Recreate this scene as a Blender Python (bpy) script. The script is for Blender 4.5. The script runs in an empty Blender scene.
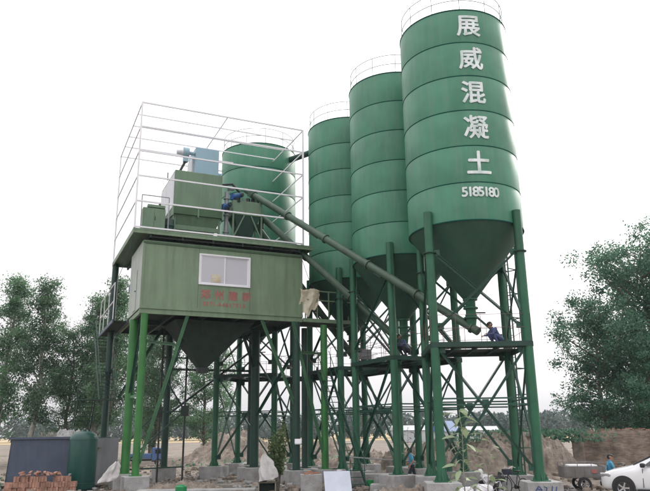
import bpy, bmesh, math, random
import numpy as np
from mathutils import Vector, Matrix, noise as mnoise

random.seed(7)
RNG = np.random.default_rng(7)
R = math.radians
SC = bpy.context.scene
COL = SC.collection

# ------------------------------------------------------------------ camera
CAM_H = 2.6
PITCH, ROLL = R(15.3), R(-0.72)
cd = bpy.data.cameras.new('camera')
co = bpy.data.objects.new('camera', cd)
COL.objects.link(co)
_fw = Vector((0, math.cos(PITCH), math.sin(PITCH)))
_up = Vector((0, -math.sin(PITCH), math.cos(PITCH)))
_rt = Vector((1, 0, 0))
_r2 = _rt * math.cos(ROLL) + _up * math.sin(ROLL)
_u2 = -_rt * math.sin(ROLL) + _up * math.cos(ROLL)
_m = Matrix((_r2, _u2, -_fw)).transposed().to_4x4()
_m.translation = (0, 0, CAM_H)
co.matrix_world = _m
cd.sensor_width = 36
cd.lens = 36 * 676 / 650
cd.clip_end = 4000
cd.clip_start = 0.1
SC.camera = co

# ------------------------------------------------------------------ sky, sun, exposure
SUN_EL, SUN_AZ = 30, 44          # azimuth clockwise from the view direction (+Y)
w = bpy.data.worlds.new('World')
SC.world = w
w.use_nodes = True
wn, wl = w.node_tree.nodes, w.node_tree.links
wn.clear()
sky = wn.new('ShaderNodeTexSky')
sky.sky_type = 'NISHITA'
sky.sun_disc = False
sky.sun_elevation = R(SUN_EL)
sky.sun_rotation = R(SUN_AZ)
sky.air_density = 1.0
sky.dust_density = 6.0
sky.ozone_density = 1.0
hs = wn.new('ShaderNodeHueSaturation')
hs.inputs['Saturation'].default_value = 0.16
wl.new(sky.outputs[0], hs.inputs['Color'])
mx = wn.new('ShaderNodeMix')
mx.data_type = 'RGBA'
mx.inputs[0].default_value = 0.75
wl.new(hs.outputs[0], mx.inputs[6])
wt = wn.new('ShaderNodeTexCoord')           # overcast cloud deck: luminance (1 + 2 sin elevation) / 3
wsx = wn.new('ShaderNodeSeparateXYZ')
wl.new(wt.outputs['Generated'], wsx.inputs[0])
wcl = wn.new('ShaderNodeMath')
wcl.operation = 'MAXIMUM'
wl.new(wsx.outputs['Z'], wcl.inputs[0])
wcl.inputs[1].default_value = 0.0
wma = wn.new('ShaderNodeMath')
wma.operation = 'MULTIPLY_ADD'
wl.new(wcl.outputs[0], wma.inputs[0])
wma.inputs[1].default_value = 0.6667
wma.inputs[2].default_value = 0.3333
wvm = wn.new('ShaderNodeVectorMath')
wvm.operation = 'SCALE'
wvm.inputs[0].default_value = (20.0, 19.4, 19.8)
wl.new(wma.outputs[0], wvm.inputs['Scale'])
wl.new(wvm.outputs[0], mx.inputs[7])
bg = wn.new('ShaderNodeBackground')
bg.inputs['Strength'].default_value = 0.12
wl.new(mx.outputs[2], bg.inputs['Color'])
wo = wn.new('ShaderNodeOutputWorld')
wl.new(bg.outputs[0], wo.inputs['Surface'])

sl = bpy.data.lights.new('sun', 'SUN')
sl.energy = 1.5
sl.angle = R(11)
sl.color = (1.0, 0.95, 0.88)
so = bpy.data.objects.new('sun', sl)
COL.objects.link(so)
_d = Vector((math.sin(R(SUN_AZ)) * math.cos(R(SUN_EL)), math.cos(R(SUN_AZ)) * math.cos(R(SUN_EL)), math.sin(R(SUN_EL))))
so.rotation_euler = (-_d).to_track_quat('-Z', 'Y').to_euler()
so.location = (30, 10, 40)

SC.view_settings.view_transform = 'Standard'
SC.view_settings.look = 'None'
SC.view_settings.gamma = 1
SC.view_settings.exposure = 0.28
SC.view_settings.use_curve_mapping = False
SC.render.engine = 'CYCLES'
SC.cycles.use_denoising = True
SC.cycles.max_bounces = 6
SC.cycles.diffuse_bounces = 3
SC.cycles.glossy_bounces = 3
SC.cycles.transmission_bounces = 4
SC.cycles.volume_bounces = 0
SC.cycles.transparent_max_bounces = 8
SC.cycles.sample_clamp_indirect = 4

# ------------------------------------------------------------------ materials
MATS = {}


def mat(name, base, rough=0.6, var=0.15, scale=1.5, bump=0.0, bscale=None, metal=0.0, dirt=None, dirt_amt=0.0,
        streak=False, coat=0.0, spec=0.5):
    """Principled material with mottled colour, optional streaky grime with a shape of its own, fine relief."""
    m = bpy.data.materials.new(name)
    m.use_nodes = True
    n, l = m.node_tree.nodes, m.node_tree.links
    p = n['Principled BSDF']
    p.inputs['Roughness'].default_value = rough
    p.inputs['Metallic'].default_value = metal
    p.inputs['Specular IOR Level'].default_value = spec
    if coat:
        p.inputs['Coat Weight'].default_value = coat
        p.inputs['Coat Roughness'].default_value = 0.08
    tc = n.new('ShaderNodeTexCoord')
    geo = n.new('ShaderNodeNewGeometry')
    nz = n.new('ShaderNodeTexNoise')
    nz.inputs['Scale'].default_value = scale
    nz.inputs['Detail'].default_value = 6
    l.new(geo.outputs['Position'], nz.inputs['Vector'])
    cr = n.new('ShaderNodeValToRGB')
    cr.color_ramp.elements[0].position = 0.3
    cr.color_ramp.elements[1].position = 0.7
    cr.color_ramp.elements[0].color = tuple(c * (1 - var) for c in base) + (1,)
    cr.color_ramp.elements[1].color = tuple(min(1, c * (1 + var)) for c in base) + (1,)
    l.new(nz.outputs['Fac'], cr.inputs[0])
    out = cr.outputs[0]
    if dirt is not None:
        mp = n.new('ShaderNodeMapping')
        mp.inputs['Scale'].default_value = (2.2, 2.2, 0.22) if streak else (1.3, 1.3, 1.3)
        l.new(geo.outputs['Position'], mp.inputs['Vector'])
        n2 = n.new('ShaderNodeTexNoise')
        n2.inputs['Scale'].default_value = 1.6
        n2.inputs['Detail'].default_value = 8
        n2.inputs['Roughness'].default_value = 0.65
        l.new(mp.outputs[0], n2.inputs['Vector'])
        r2 = n.new('ShaderNodeValToRGB')
        r2.color_ramp.elements[0].position = 0.45
        r2.color_ramp.elements[1].position = 0.72
        r2.color_ramp.elements[0].color = (0, 0, 0, 1)
        r2.color_ramp.elements[1].color = (dirt_amt,) * 3 + (1,)
        l.new(n2.outputs['Fac'], r2.inputs[0])
        m2 = n.new('ShaderNodeMix')
        m2.data_type = 'RGBA'
        l.new(r2.outputs[0], m2.inputs[0])
        l.new(out, m2.inputs[6])
        m2.inputs[7].default_value = tuple(dirt) + (1,)
        out = m2.outputs[2]
    l.new(out, p.inputs['Base Color'])
    if bump:
        n3 = n.new('ShaderNodeTexNoise')
        n3.inputs['Scale'].default_value = bscale or scale * 6
        n3.inputs['Detail'].default_value = 8
        l.new(geo.outputs['Position'], n3.inputs['Vector'])
        b = n.new('ShaderNodeBump')
        b.inputs['Strength'].default_value = bump
        b.inputs['Distance'].default_value = 0.05
        l.new(n3.outputs['Fac'], b.inputs['Height'])
        l.new(b.outputs[0], p.inputs['Normal'])
    MATS[name] = m
    return m


def leaf_mat(name, dark, light, trans=0.35):
    m = bpy.data.materials.new(name)
    m.use_nodes = True
    n, l = m.node_tree.nodes, m.node_tree.links
    n.clear()
    geo = n.new('ShaderNodeNewGeometry')
    oi = n.new('ShaderNodeObjectInfo')
    nz = n.new('ShaderNodeTexNoise')
    nz.inputs['Scale'].default_value = 0.55
    nz.inputs['Detail'].default_value = 3
    l.new(geo.outputs['Position'], nz.inputs['Vector'])
    ad = n.new('ShaderNodeMath')
    ad.operation = 'ADD'
    l.new(nz.outputs['Fac'], ad.inputs[0])
    mu = n.new('ShaderNodeMath')
    mu.operation = 'MULTIPLY_ADD'
    l.new(geo.outputs['Random Per Island'], mu.inputs[0])
    mu.inputs[1].default_value = 0.6
    mu.inputs[2].default_value = -0.3
    l.new(mu.outputs[0], ad.inputs[1])
    cr = n.new('ShaderNodeValToRGB')
    cr.color_ramp.elements[0].position = 0.2
    cr.color_ramp.elements[1].position = 0.85
    cr.color_ramp.elements[0].color = tuple(dark) + (1,)
    cr.color_ramp.elements[1].color = tuple(light) + (1,)
    l.new(ad.outputs[0], cr.inputs[0])
    hv = n.new('ShaderNodeHueSaturation')
    mr = n.new('ShaderNodeMapRange')
    mr.inputs[3].default_value = 0.8
    mr.inputs[4].default_value = 1.2
    l.new(oi.outputs['Random'], mr.inputs[0])
    l.new(mr.outputs[0], hv.inputs['Value'])
    l.new(cr.outputs[0], hv.inputs['Color'])
    p = n.new('ShaderNodeBsdfPrincipled')
    p.inputs['Roughness'].default_value = 0.55
    l.new(hv.outputs[0], p.inputs['Base Color'])
    t = n.new('ShaderNodeBsdfTranslucent')
    l.new(hv.outputs[0], t.inputs['Color'])
    ms = n.new('ShaderNodeMixShader')
    ms.inputs[0].default_value = trans
    l.new(p.outputs[0], ms.inputs[1])
    l.new(t.outputs[0], ms.inputs[2])
    o = n.new('ShaderNodeOutputMaterial')
    l.new(ms.outputs[0], o.inputs['Surface'])
    MATS[name] = m
    return m


mat('silo_paint', (0.056, 0.212, 0.130), 0.46, 0.16, 0.9, 0.22, 1.0, dirt=(0.12, 0.235, 0.165), dirt_amt=0.6, streak=True, spec=0.4)
mat('silo_seam', (0.004, 0.070, 0.052), 0.8, 0.1, spec=0.15)
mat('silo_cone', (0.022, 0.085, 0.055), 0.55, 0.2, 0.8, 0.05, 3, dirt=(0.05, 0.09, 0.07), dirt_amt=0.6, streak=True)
mat('leg_green', (0.012, 0.105, 0.050), 0.5, 0.2, 1.2, 0.05, 8, dirt=(0.03, 0.09, 0.055), dirt_amt=0.5, streak=True)
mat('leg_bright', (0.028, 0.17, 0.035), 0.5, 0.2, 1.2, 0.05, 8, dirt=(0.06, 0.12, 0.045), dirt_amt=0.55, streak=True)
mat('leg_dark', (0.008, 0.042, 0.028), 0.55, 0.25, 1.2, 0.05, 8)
mat('brace_green', (0.012, 0.07, 0.045), 0.55, 0.2)
mat('brace_light', (0.06, 0.16, 0.08), 0.55, 0.2)
mat('olive', (0.175, 0.255, 0.160), 0.55, 0.10, 0.9, 0.10, 1.5, dirt=(0.120, 0.165, 0.105), dirt_amt=0.75, streak=True)
mat('olive_dark', (0.045, 0.10, 0.045), 0.6, 0.15)
mat('green_machine', (0.135, 0.220, 0.140), 0.5, 0.12, 0.9, 0.04, 4, dirt=(0.095, 0.14, 0.095), dirt_amt=0.75, streak=True)
mat('conveyor_green', (0.050, 0.098, 0.062), 0.5, 0.15, 0.9, 0.08, 3, dirt=(0.035, 0.055, 0.04), dirt_amt=0.7, streak=True)
mat('pale_sheet', (0.60, 0.62, 0.66), 0.5, 0.08, 0.9, dirt=(0.35, 0.36, 0.36), dirt_amt=0.5, streak=True)
mat('pale_wall', (0.36, 0.41, 0.36), 0.55, 0.1, 0.9, dirt=(0.22, 0.26, 0.22), dirt_amt=0.7, streak=True)
mat('pale_blue', (0.27, 0.42, 0.50), 0.5, 0.06, 0.9, dirt=(0.24, 0.34, 0.38), dirt_amt=0.5, streak=True)
mat('motor_blue', (0.035, 0.10, 0.28), 0.45, 0.1)
mat('white_paint', (0.78, 0.78, 0.82), 0.45, 0.05)
mat('letter_white', (0.72, 0.78, 0.78), 0.6, 0.1, 3, dirt=(0.30, 0.45, 0.38), dirt_amt=0.75)
mat('letter_red', (0.36, 0.125, 0.11), 0.7, 0.2, 3)
mat('dark_steel', (0.02, 0.025, 0.025), 0.55, 0.25, 2)
mat('black_under', (0.020, 0.038, 0.028), 0.8, 0.25, 2)  # near-black paint that deepens the shade under the tower
mat('rust_rail', (0.13, 0.085, 0.08), 0.7, 0.3, 3)
mat('grey_steel', (0.30, 0.31, 0.32), 0.5, 0.15, 2)
mat('grating', (0.05, 0.06, 0.055), 0.7, 0.3, 3)
mat('concrete', (0.36, 0.36, 0.36), 0.9, 0.18, 1.8, 0.5, 14, dirt=(0.20, 0.18, 0.15), dirt_amt=0.7)
mat('soil_heap', (0.285, 0.240, 0.200), 0.95, 0.38, 1.6, 1.0, 6, dirt=(0.10, 0.078, 0.06), dirt_amt=0.7)
mat('sack_grey', (0.50, 0.49, 0.48), 0.8, 0.12, 4, 0.3, 9)
mat('sheet_blue', (0.52, 0.56, 0.65), 0.5, 0.06, 2)
mat('cart_steel', (0.17, 0.165, 0.16), 0.6, 0.2, 2, 0.2, 12, dirt=(0.14, 0.10, 0.075), dirt_amt=0.8)
mat('sack_white', (0.66, 0.66, 0.68), 0.7, 0.1, 3, 0.3, 9)
mat('cloth_cream', (0.62, 0.58, 0.46), 0.9, 0.1, 3, 0.3, 20, dirt=(0.40, 0.30, 0.16), dirt_amt=0.8)
mat('brick_red', (0.37, 0.205, 0.15), 0.9, 0.4, 3, 0.6, 30)
mat('tank_green', (0.007, 0.062, 0.050), 0.38, 0.12, 1.5, dirt=(0.05, 0.12, 0.09), dirt_amt=0.35, streak=True)
mat('bin_blue', (0.055, 0.076, 0.118), 0.5, 0.12, 1.2, 0.1, 5, dirt=(0.09, 0.10, 0.13), dirt_amt=0.6, streak=True)
mat('bin_grey', (0.27, 0.28, 0.31), 0.6, 0.12, 1.2, dirt=(0.2, 0.2, 0.2), dirt_amt=0.6, streak=True)
mat('bark', (0.13, 0.115, 0.09), 0.9, 0.3, 4, 0.8, 20)
mat('bark_pale', (0.27, 0.27, 0.23), 0.9, 0.3, 3, 0.6, 18)
mat('tyre', (0.02, 0.02, 0.021), 0.8, 0.2)
mat('chrome', (0.6, 0.6, 0.62), 0.25, 0.05, metal=0.9)
mat('car_white', (0.80, 0.81, 0.83), 0.3, 0.01, coat=0.8)
mat('car_glass', (0.015, 0.018, 0.02), 0.05, 0.0, spec=0.8)
mat('car_black', (0.02, 0.02, 0.022), 0.5, 0.1)
mat('skin', (0.36, 0.20, 0.13), 0.55, 0.08, 8)
mat('hair', (0.012, 0.010, 0.009), 0.5, 0.2, 20)
mat('shirt_blue', (0.07, 0.30, 0.48), 0.85, 0.12, 8, 0.2, 25)
mat('shirt_work', (0.07, 0.09, 0.20), 0.85, 0.15, 8, 0.2, 25)
mat('trousers', (0.03, 0.035, 0.05), 0.85, 0.15, 8, 0.2, 25)
mat('shoe', (0.03, 0.025, 0.02), 0.7, 0.1)
mat('blue_tarp', (0.07, 0.13, 0.28), 0.6, 0.12)
mat('shed_white', (0.46, 0.48, 0.50), 0.7, 0.1)  # white toned down to set the far sheds back in haze
mat('paint_mark', (0.03, 0.07, 0.22), 0.7, 0.2, 6)
mat('orange_brick', (0.42, 0.19, 0.10), 0.9, 0.2, 5, 0.5, 30)
mat('bucket_green', (0.01, 0.22, 0.07), 0.4, 0.1)
leaf_mat('leaf_poplar', (0.036, 0.100, 0.055), (0.18, 0.32, 0.165), 0.45)
leaf_mat('leaf_broad', (0.034, 0.120, 0.078), (0.18, 0.35, 0.215), 0.45)
leaf_mat('leaf_far_hazed', (0.055, 0.085, 0.08), (0.11, 0.15, 0.13))  # distance haze put into the leaf tones: lighter and bluer
leaf_mat('leaf_bush', (0.04, 0.09, 0.03), (0.22, 0.30, 0.12))
leaf_mat('leaf_big', (0.10, 0.16, 0.09), (0.30, 0.37, 0.22), 0.3)


def ground_mat():
    m = bpy.data.materials.new('ground_soil')
    m.use_nodes = True
    n, l = m.node_tree.nodes, m.node_tree.links
    p = n['Principled BSDF']
    p.inputs['Roughness'].default_value = 0.95
    g = n.new('ShaderNodeNewGeometry')

    def noise(s, d=8, r=0.6):
        x = n.new('ShaderNodeTexNoise')
        x.inputs['Scale'].default_value = s
        x.inputs['Detail'].default_value = d
        x.inputs['Roughness'].default_value = r
        l.new(g.outputs['Position'], x.inputs['Vector'])
        return x
    a = noise(0.35)
    cr = n.new('ShaderNodeValToRGB')
    e = cr.color_ramp.elements
    e[0].position = 0.3
    e[0].color = (0.15, 0.122, 0.096, 1)
    e[1].position = 0.7
    e[1].color = (0.34, 0.295, 0.25, 1)
    l.new(a.outputs['Fac'], cr.inputs[0])
    b = noise(3.0)
    r2 = n.new('ShaderNodeValToRGB')
    r2.color_ramp.elements[0].position = 0.35
    r2.color_ramp.elements[0].color = (0.55, 0.55, 0.55, 1)
    r2.color_ramp.elements[1].position = 0.75
    r2.color_ramp.elements[1].color = (1.15, 1.12, 1.1, 1)
    l.new(b.outputs['Fac'], r2.inputs[0])
    mu = n.new('ShaderNodeMix')
    mu.data_type = 'RGBA'
    mu.blend_type = 'MULTIPLY'
    mu.inputs[0].default_value = 1
    l.new(cr.outputs[0], mu.inputs[6])
    l.new(r2.outputs[0], mu.inputs[7])
    # patches of weed
    c = noise(0.16)
    r3 = n.new('ShaderNodeValToRGB')
    r3.color_ramp.elements[0].position = 0.56
    r3.color_ramp.elements[0].color = (0, 0, 0, 1)
    r3.color_ramp.elements[1].position = 0.68
    r3.color_ramp.elements[1].color = (0.7, 0.7, 0.7, 1)
    l.new(c.outputs['Fac'], r3.inputs[0])
    m2 = n.new('ShaderNodeMix')
    m2.data_type = 'RGBA'
    l.new(r3.outputs[0], m2.inputs[0])
    l.new(mu.outputs[2], m2.inputs[6])
    m2.inputs[7].default_value = (0.10, 0.115, 0.05, 1)
    l.new(m2.outputs[2], p.inputs['Base Color'])
    bp = n.new('ShaderNodeBump')
    bp.inputs['Strength'].default_value = 0.9
    bp.inputs['Distance'].default_value = 0.12
    bb = noise(4.0)
    l.new(bb.outputs['Fac'], bp.inputs['Height'])
    l.new(bp.outputs[0], p.inputs['Normal'])
    MATS['ground_soil'] = m


ground_mat()
mat('field_straw', (0.40, 0.31, 0.17), 0.95, 0.18, 0.05, 0.5, 1.5)


def wall_brick_mat():
    m = bpy.data.materials.new('old_brick')
    m.use_nodes = True
    n, l = m.node_tree.nodes, m.node_tree.links
    p = n['Principled BSDF']
    p.inputs['Roughness'].default_value = 0.95
    tc = n.new('ShaderNodeTexCoord')
    mp = n.new('ShaderNodeMapping')
    mp.inputs['Rotation'].default_value = (R(90), 0, 0)
    l.new(tc.outputs['Object'], mp.inputs['Vector'])
    b = n.new('ShaderNodeTexBrick')
    b.inputs['Scale'].default_value = 1
    b.inputs['Brick Width'].default_value = 0.25
    b.inputs['Row Height'].default_value = 0.07
    b.inputs['Mortar Size'].default_value = 0.008
    b.inputs['Color1'].default_value = (0.25, 0.18, 0.14, 1)
    b.inputs['Color2'].default_value = (0.42, 0.34, 0.28, 1)
    b.inputs['Mortar'].default_value = (0.34, 0.31, 0.28, 1)
    l.new(mp.outputs[0], b.inputs['Vector'])
    nz = n.new('ShaderNodeTexNoise')
    nz.inputs['Scale'].default_value = 1.2
    nz.inputs['Detail'].default_value = 8
    l.new(tc.outputs['Object'], nz.inputs['Vector'])
    cr = n.new('ShaderNodeValToRGB')
    cr.color_ramp.elements[0].position = 0.35
    cr.color_ramp.elements[0].color = (0.45, 0.43, 0.42, 1)
    cr.color_ramp.elements[1].position = 0.7
    cr.color_ramp.elements[1].color = (1.1, 1.08, 1.05, 1)
    l.new(nz.outputs['Fac'], cr.inputs[0])
    mu = n.new('ShaderNodeMix')
    mu.data_type = 'RGBA'
    mu.blend_type = 'MULTIPLY'
    mu.inputs[0].default_value = 1
    l.new(b.outputs['Color'], mu.inputs[6])
    l.new(cr.outputs[0], mu.inputs[7])
    l.new(mu.outputs[2], p.inputs['Base Color'])
    bp = n.new('ShaderNodeBump')
    bp.inputs['Strength'].default_value = 0.8
    bp.inputs['Distance'].default_value = 0.02
    l.new(b.outputs['Fac'], bp.inputs['Height'])
    bp.invert = True
    l.new(bp.outputs[0], p.inputs['Normal'])
    MATS['old_brick'] = m


wall_brick_mat()


def pane_mat():
    m = bpy.data.materials.new('window_pane')
    m.use_nodes = True
    p = m.node_tree.nodes['Principled BSDF']
    p.inputs['Base Color'].default_value = (0.50, 0.50, 0.55, 1)  # opaque pane: sky reflection and curtain are put into this pale colour
    p.inputs['Roughness'].default_value = 0.12
    p.inputs['Specular IOR Level'].default_value = 0.6
    MATS['window_pane'] = m


pane_mat()


# ------------------------------------------------------------------ mesh helpers
class MB:
    def __init__(s):
        s.v, s.f = [], []

    def add(s, vs, fs):
        o = len(s.v)
        s.v.extend([tuple(x) for x in vs])
        s.f.extend([tuple(i + o for i in f) for f in fs])
        return s

    def box(s, c, size, rz=0.0, rot=None):
        c = Vector(c)
        M = rot if rot is not None else Matrix.Rotation(rz, 3, 'Z')
        h = [x / 2 for x in size]
        vs = [c + M @ Vector((x * h[0], y * h[1], z * h[2])) for x in (-1, 1) for y in (-1, 1) for z in (-1, 1)]
        return s.add(vs, [(0, 1, 3, 2), (4, 6, 7, 5), (0, 4, 5, 1), (2, 3, 7, 6), (0, 2, 6, 4), (1, 5, 7, 3)])

    def bar(s, p0, p1, w, h=None, up=(0, 0, 1)):
        """rectangular bar from p0 to p1"""
        h = h or w
        p0, p1 = Vector(p0), Vector(p1)
        d = (p1 - p0)
        L = d.length
        d.normalize()
        u = Vector(up)
        if abs(d.dot(u)) > 0.95:
            u = Vector((1, 0, 0))
        x = d.cross(u).normalized()
        z = x.cross(d).normalized()
        M = Matrix((x, d, z)).transposed()
        return s.box((p0 + p1) / 2, (w, L, h), rot=M)

    def angle(s, p0, p1, w, t=0.012, up=(0, 0, 1)):
        """L-section bar"""
        p0, p1 = Vector(p0), Vector(p1)
        d = (p1 - p0).normalized()
        u = Vector(up)
        if abs(d.dot(u)) > 0.95:
            u = Vector((1, 0, 0))
        x = d.cross(u).normalized()
        z = x.cross(d).normalized()
        s.bar(p0 + z * (w / 2), p1 + z * (w / 2), t, w, up)
        s.bar(p0 + x * (w / 2 + t), p1 + x * (w / 2 + t), w, t, up)
        return s

    def tube(s, p0, p1, r0, r1=None, n=14, cap=True):
        r1 = r0 if r1 is None else r1
        p0, p1 = Vector(p0), Vector(p1)
        d = (p1 - p0).normalized()
        a = Vector((0, 0, 1)) if abs(d.z) < 0.9 else Vector((1, 0, 0))
        x = d.cross(a).normalized()
        y = d.cross(x).normalized()
        vs = []
        for p, r in ((p0, r0), (p1, r1)):
            for i in range(n):
                t = 2 * math.pi * i / n
                vs.append(p + x * (r * math.cos(t)) + y * (r * math.sin(t)))
        fs = [(i, n + i, n + (i + 1) % n, (i + 1) % n) for i in range(n)]
        if cap:
            fs.append(tuple(range(n)))
            fs.append(tuple(reversed(range(n, 2 * n))))
        return s.add(vs, fs)

    def path(s, pts, r, n=8, radii=None):
        """round tube along a polyline"""
        pts = [Vector(p) for p in pts]
        k = len(pts)
        rings = []
        for i, p in enumerate(pts):
            d = (pts[min(i + 1, k - 1)] - pts[max(i - 1, 0)]).normalized()
            a = Vector((0, 0, 1)) if abs(d.z) < 0.9 else Vector((1, 0, 0))
            x = d.cross(a).normalized()
            y = d.cross(x).normalized()
            rr = radii[i] if radii else r
            rings.append([p + x * (rr * math.cos(2 * math.pi * j / n)) + y * (rr * math.sin(2 * math.pi * j / n)) for j in range(n)])
        vs = [q for ring in rings for q in ring]
        fs = []
        for i in range(k - 1):
            for j in range(n):
                fs.append((i * n + j, (i + 1) * n + j, (i + 1) * n + (j + 1) % n, i * n + (j + 1) % n))
        fs.append(tuple(range(n)))
        fs.append(tuple(reversed(range((k - 1) * n, k * n))))
        return s.add(vs, fs)

    def lathe(s, prof, c=(0, 0, 0), n=48, close=False):
        """profile [(r,z)] turned about a vertical axis"""
        c = Vector(c)
        vs, fs = [], []
        for r, z in prof:
            for i in range(n):
                t = 2 * math.pi * i / n
                vs.append(c + Vector((r * math.cos(t), r * math.sin(t), z)))
        m = len(prof)
        rng = range(m if close else m - 1)
        for k in rng:
            k2 = (k + 1) % m
            for i in range(n):
                fs.append((k * n + i, k * n + (i + 1) % n, k2 * n + (i + 1) % n, k2 * n + i))
        return s.add(vs, fs)

    def ring(s, R_, r, z, n=64, m=6, c=(0, 0)):
        prof = [(R_ + r * math.cos(2 * math.pi * i / m), z + r * math.sin(2 * math.pi * i / m)) for i in range(m)]
        return s.lathe(prof, (c[0], c[1], 0), n, close=True)

    def mesh(s, name='mesh', smooth=None):
        me = bpy.data.meshes.new(name)
        me.from_pydata(s.v, [], s.f)
        me.validate()
        bm = bmesh.new()
        bm.from_mesh(me)
        bmesh.ops.recalc_face_normals(bm, faces=bm.faces)
        bm.to_mesh(me)
        bm.free()
        if smooth:
            me.polygons.foreach_set('use_smooth', [True] * len(me.polygons))
            me.set_sharp_from_angle(angle=R(smooth))
        return me

    def build(s, name, material, parent=None, world=False, smooth=None, bevel=0):
        me = s.mesh(name, smooth)
        if bevel:
            bm = bmesh.new()
            bm.from_mesh(me)
            bmesh.ops.bevel(bm, geom=[e for e in bm.edges if e.is_manifold and e.calc_face_angle(0) > 0.6], offset=bevel, segments=2,
                            affect='EDGES', profile=0.5)
            bm.to_mesh(me)
            bm.free()
        return link(name, me, material, parent, world)


MW = {}


def link(name, me, material, parent=None, world=False):
    o = bpy.data.objects.new(name, me)
    COL.objects.link(o)
    if material:
        me.materials.clear()
        for k in ([material] if isinstance(material, str) else material):
            me.materials.append(MATS[k])
    if parent is not None:
        o.parent = parent
        M = MW.get(parent.name, Matrix())
        if world:
            me.transform(M.inverted())
        MW[o.name] = M
    return o


def tag(o, label=None, cat=None, group=None, kind=None):
    if label:
        o['label'] = label
    if cat:
        o['category'] = cat
    if group:
        o['group'] = group
    if kind:
        o['kind'] = kind
    return o


def thing(name, label, cat, loc=(0, 0, 0), rz=0.0, group=None):
    o = bpy.data.objects.new(name, None)
    o.empty_display_size = 0.3
    COL.objects.link(o)
    o.location = loc
    o.rotation_euler = (0, 0, rz)
    MW[o.name] = Matrix.Translation(loc) @ Matrix.Rotation(rz, 4, 'Z')
    return tag(o, label, cat, group)


def dup(root, loc, rz, label, group=None, skip=()):
    def cp(o, par):
        c = o.copy()
        COL.objects.link(c)
        c.parent = par
        for ch in o.children:
            if ch.name.split('.')[0] not in skip:
                cp(ch, c)
        return c
    r = cp(root, None)
    r.location = loc
    r.rotation_euler = (0, 0, rz)
    MW[r.name] = Matrix.Translation(loc) @ Matrix.Rotation(rz, 4, 'Z')
    r['label'] = label
    if group:
        r['group'] = group
    return r


def vnoise(x, y, seed=0.0):
    return (math.sin(x * 1.3 + seed) * math.cos(y * 1.7 - seed * 0.7) + 0.5 * math.sin(x * 2.9 - y * 2.1 + seed * 2) +
            0.3 * math.sin(x * 5.3 + y * 4.7 + seed * 3) + 0.18 * math.sin(x * 11.1 - y * 9.3 + seed)) / 2.0


# ------------------------------------------------------------------ ground, field, far trees
def ground():
    xs = np.concatenate([[-790, -300, -120, -70], np.linspace(-45, 45, 151), [70, 120, 300, 790]])
    ys = np.concatenate([[-60, -20], np.linspace(0, 90, 151), [130, 200, 350, 790]])
    vs, fs = [], []
    for y in ys:
        for x in xs:
            near = 1.0 if abs(x) < 45 and 3 < y < 90 else 0.0
            vs.append((x, y, near * (0.07 * vnoise(x * 0.9, y * 0.9, 1.0) + 0.025 * vnoise(x * 3.1, y * 3.1, 4.0)) - 0.05))
    nx = len(xs)
    for j in range(len(ys) - 1):
        for i in range(nx - 1):
            a = j * nx + i
            fs.append((a, a + 1, a + nx + 1, a + nx))
    m = MB().add(vs, fs)
    o = m.build('ground', 'ground_soil', smooth=60)
    tag(o, kind='structure')
    f = MB().box((-20, 330, -0.02), (760, 300, 0.05)).build('field', 'field_straw')
    tag(f, kind='structure')


ground()


def leaf_cards(centers, size, seed, up_bias=0.0):
    """one small folded diamond for each centre; returns verts, faces arrays"""
    g = np.random.default_rng(seed)
    n = len(centers)
    d = g.normal(size=(n, 3))
    d[:, 2] += up_bias
    d /= np.linalg.norm(d, axis=1)[:, None]
    a = g.normal(size=(n, 3))
    x = np.cross(d, a)
    x /= np.linalg.norm(x, axis=1)[:, None]
    y = np.cross(d, x)
    s = size * g.uniform(0.6, 1.35, n)[:, None]
    v = np.stack([centers - x * s, centers - y * s * 0.62 + d * s * 0.12, centers + x * s, centers + y * s * 0.62 + d * s * 0.12], 1).reshape(-1, 3)
    f = np.arange(4 * n).reshape(n, 4)
    return v, f


def np_mesh(name, v, f):
    me = bpy.data.meshes.new(name)
    me.vertices.add(len(v))
    me.vertices.foreach_set('co', np.ascontiguousarray(v, dtype=np.float32).ravel())
    k = f.shape[1]
    me.loops.add(f.size)
    me.loops.foreach_set('vertex_index', np.ascontiguousarray(f, dtype=np.int32).ravel())
    me.polygons.add(len(f))
    me.polygons.foreach_set('loop_start', np.arange(0, f.size, k, dtype=np.int32))
    me.polygons.foreach_set('loop_total', np.full(len(f), k, dtype=np.int32))
    me.update(calc_edges=True)
    me.validate()
    return me


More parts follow.
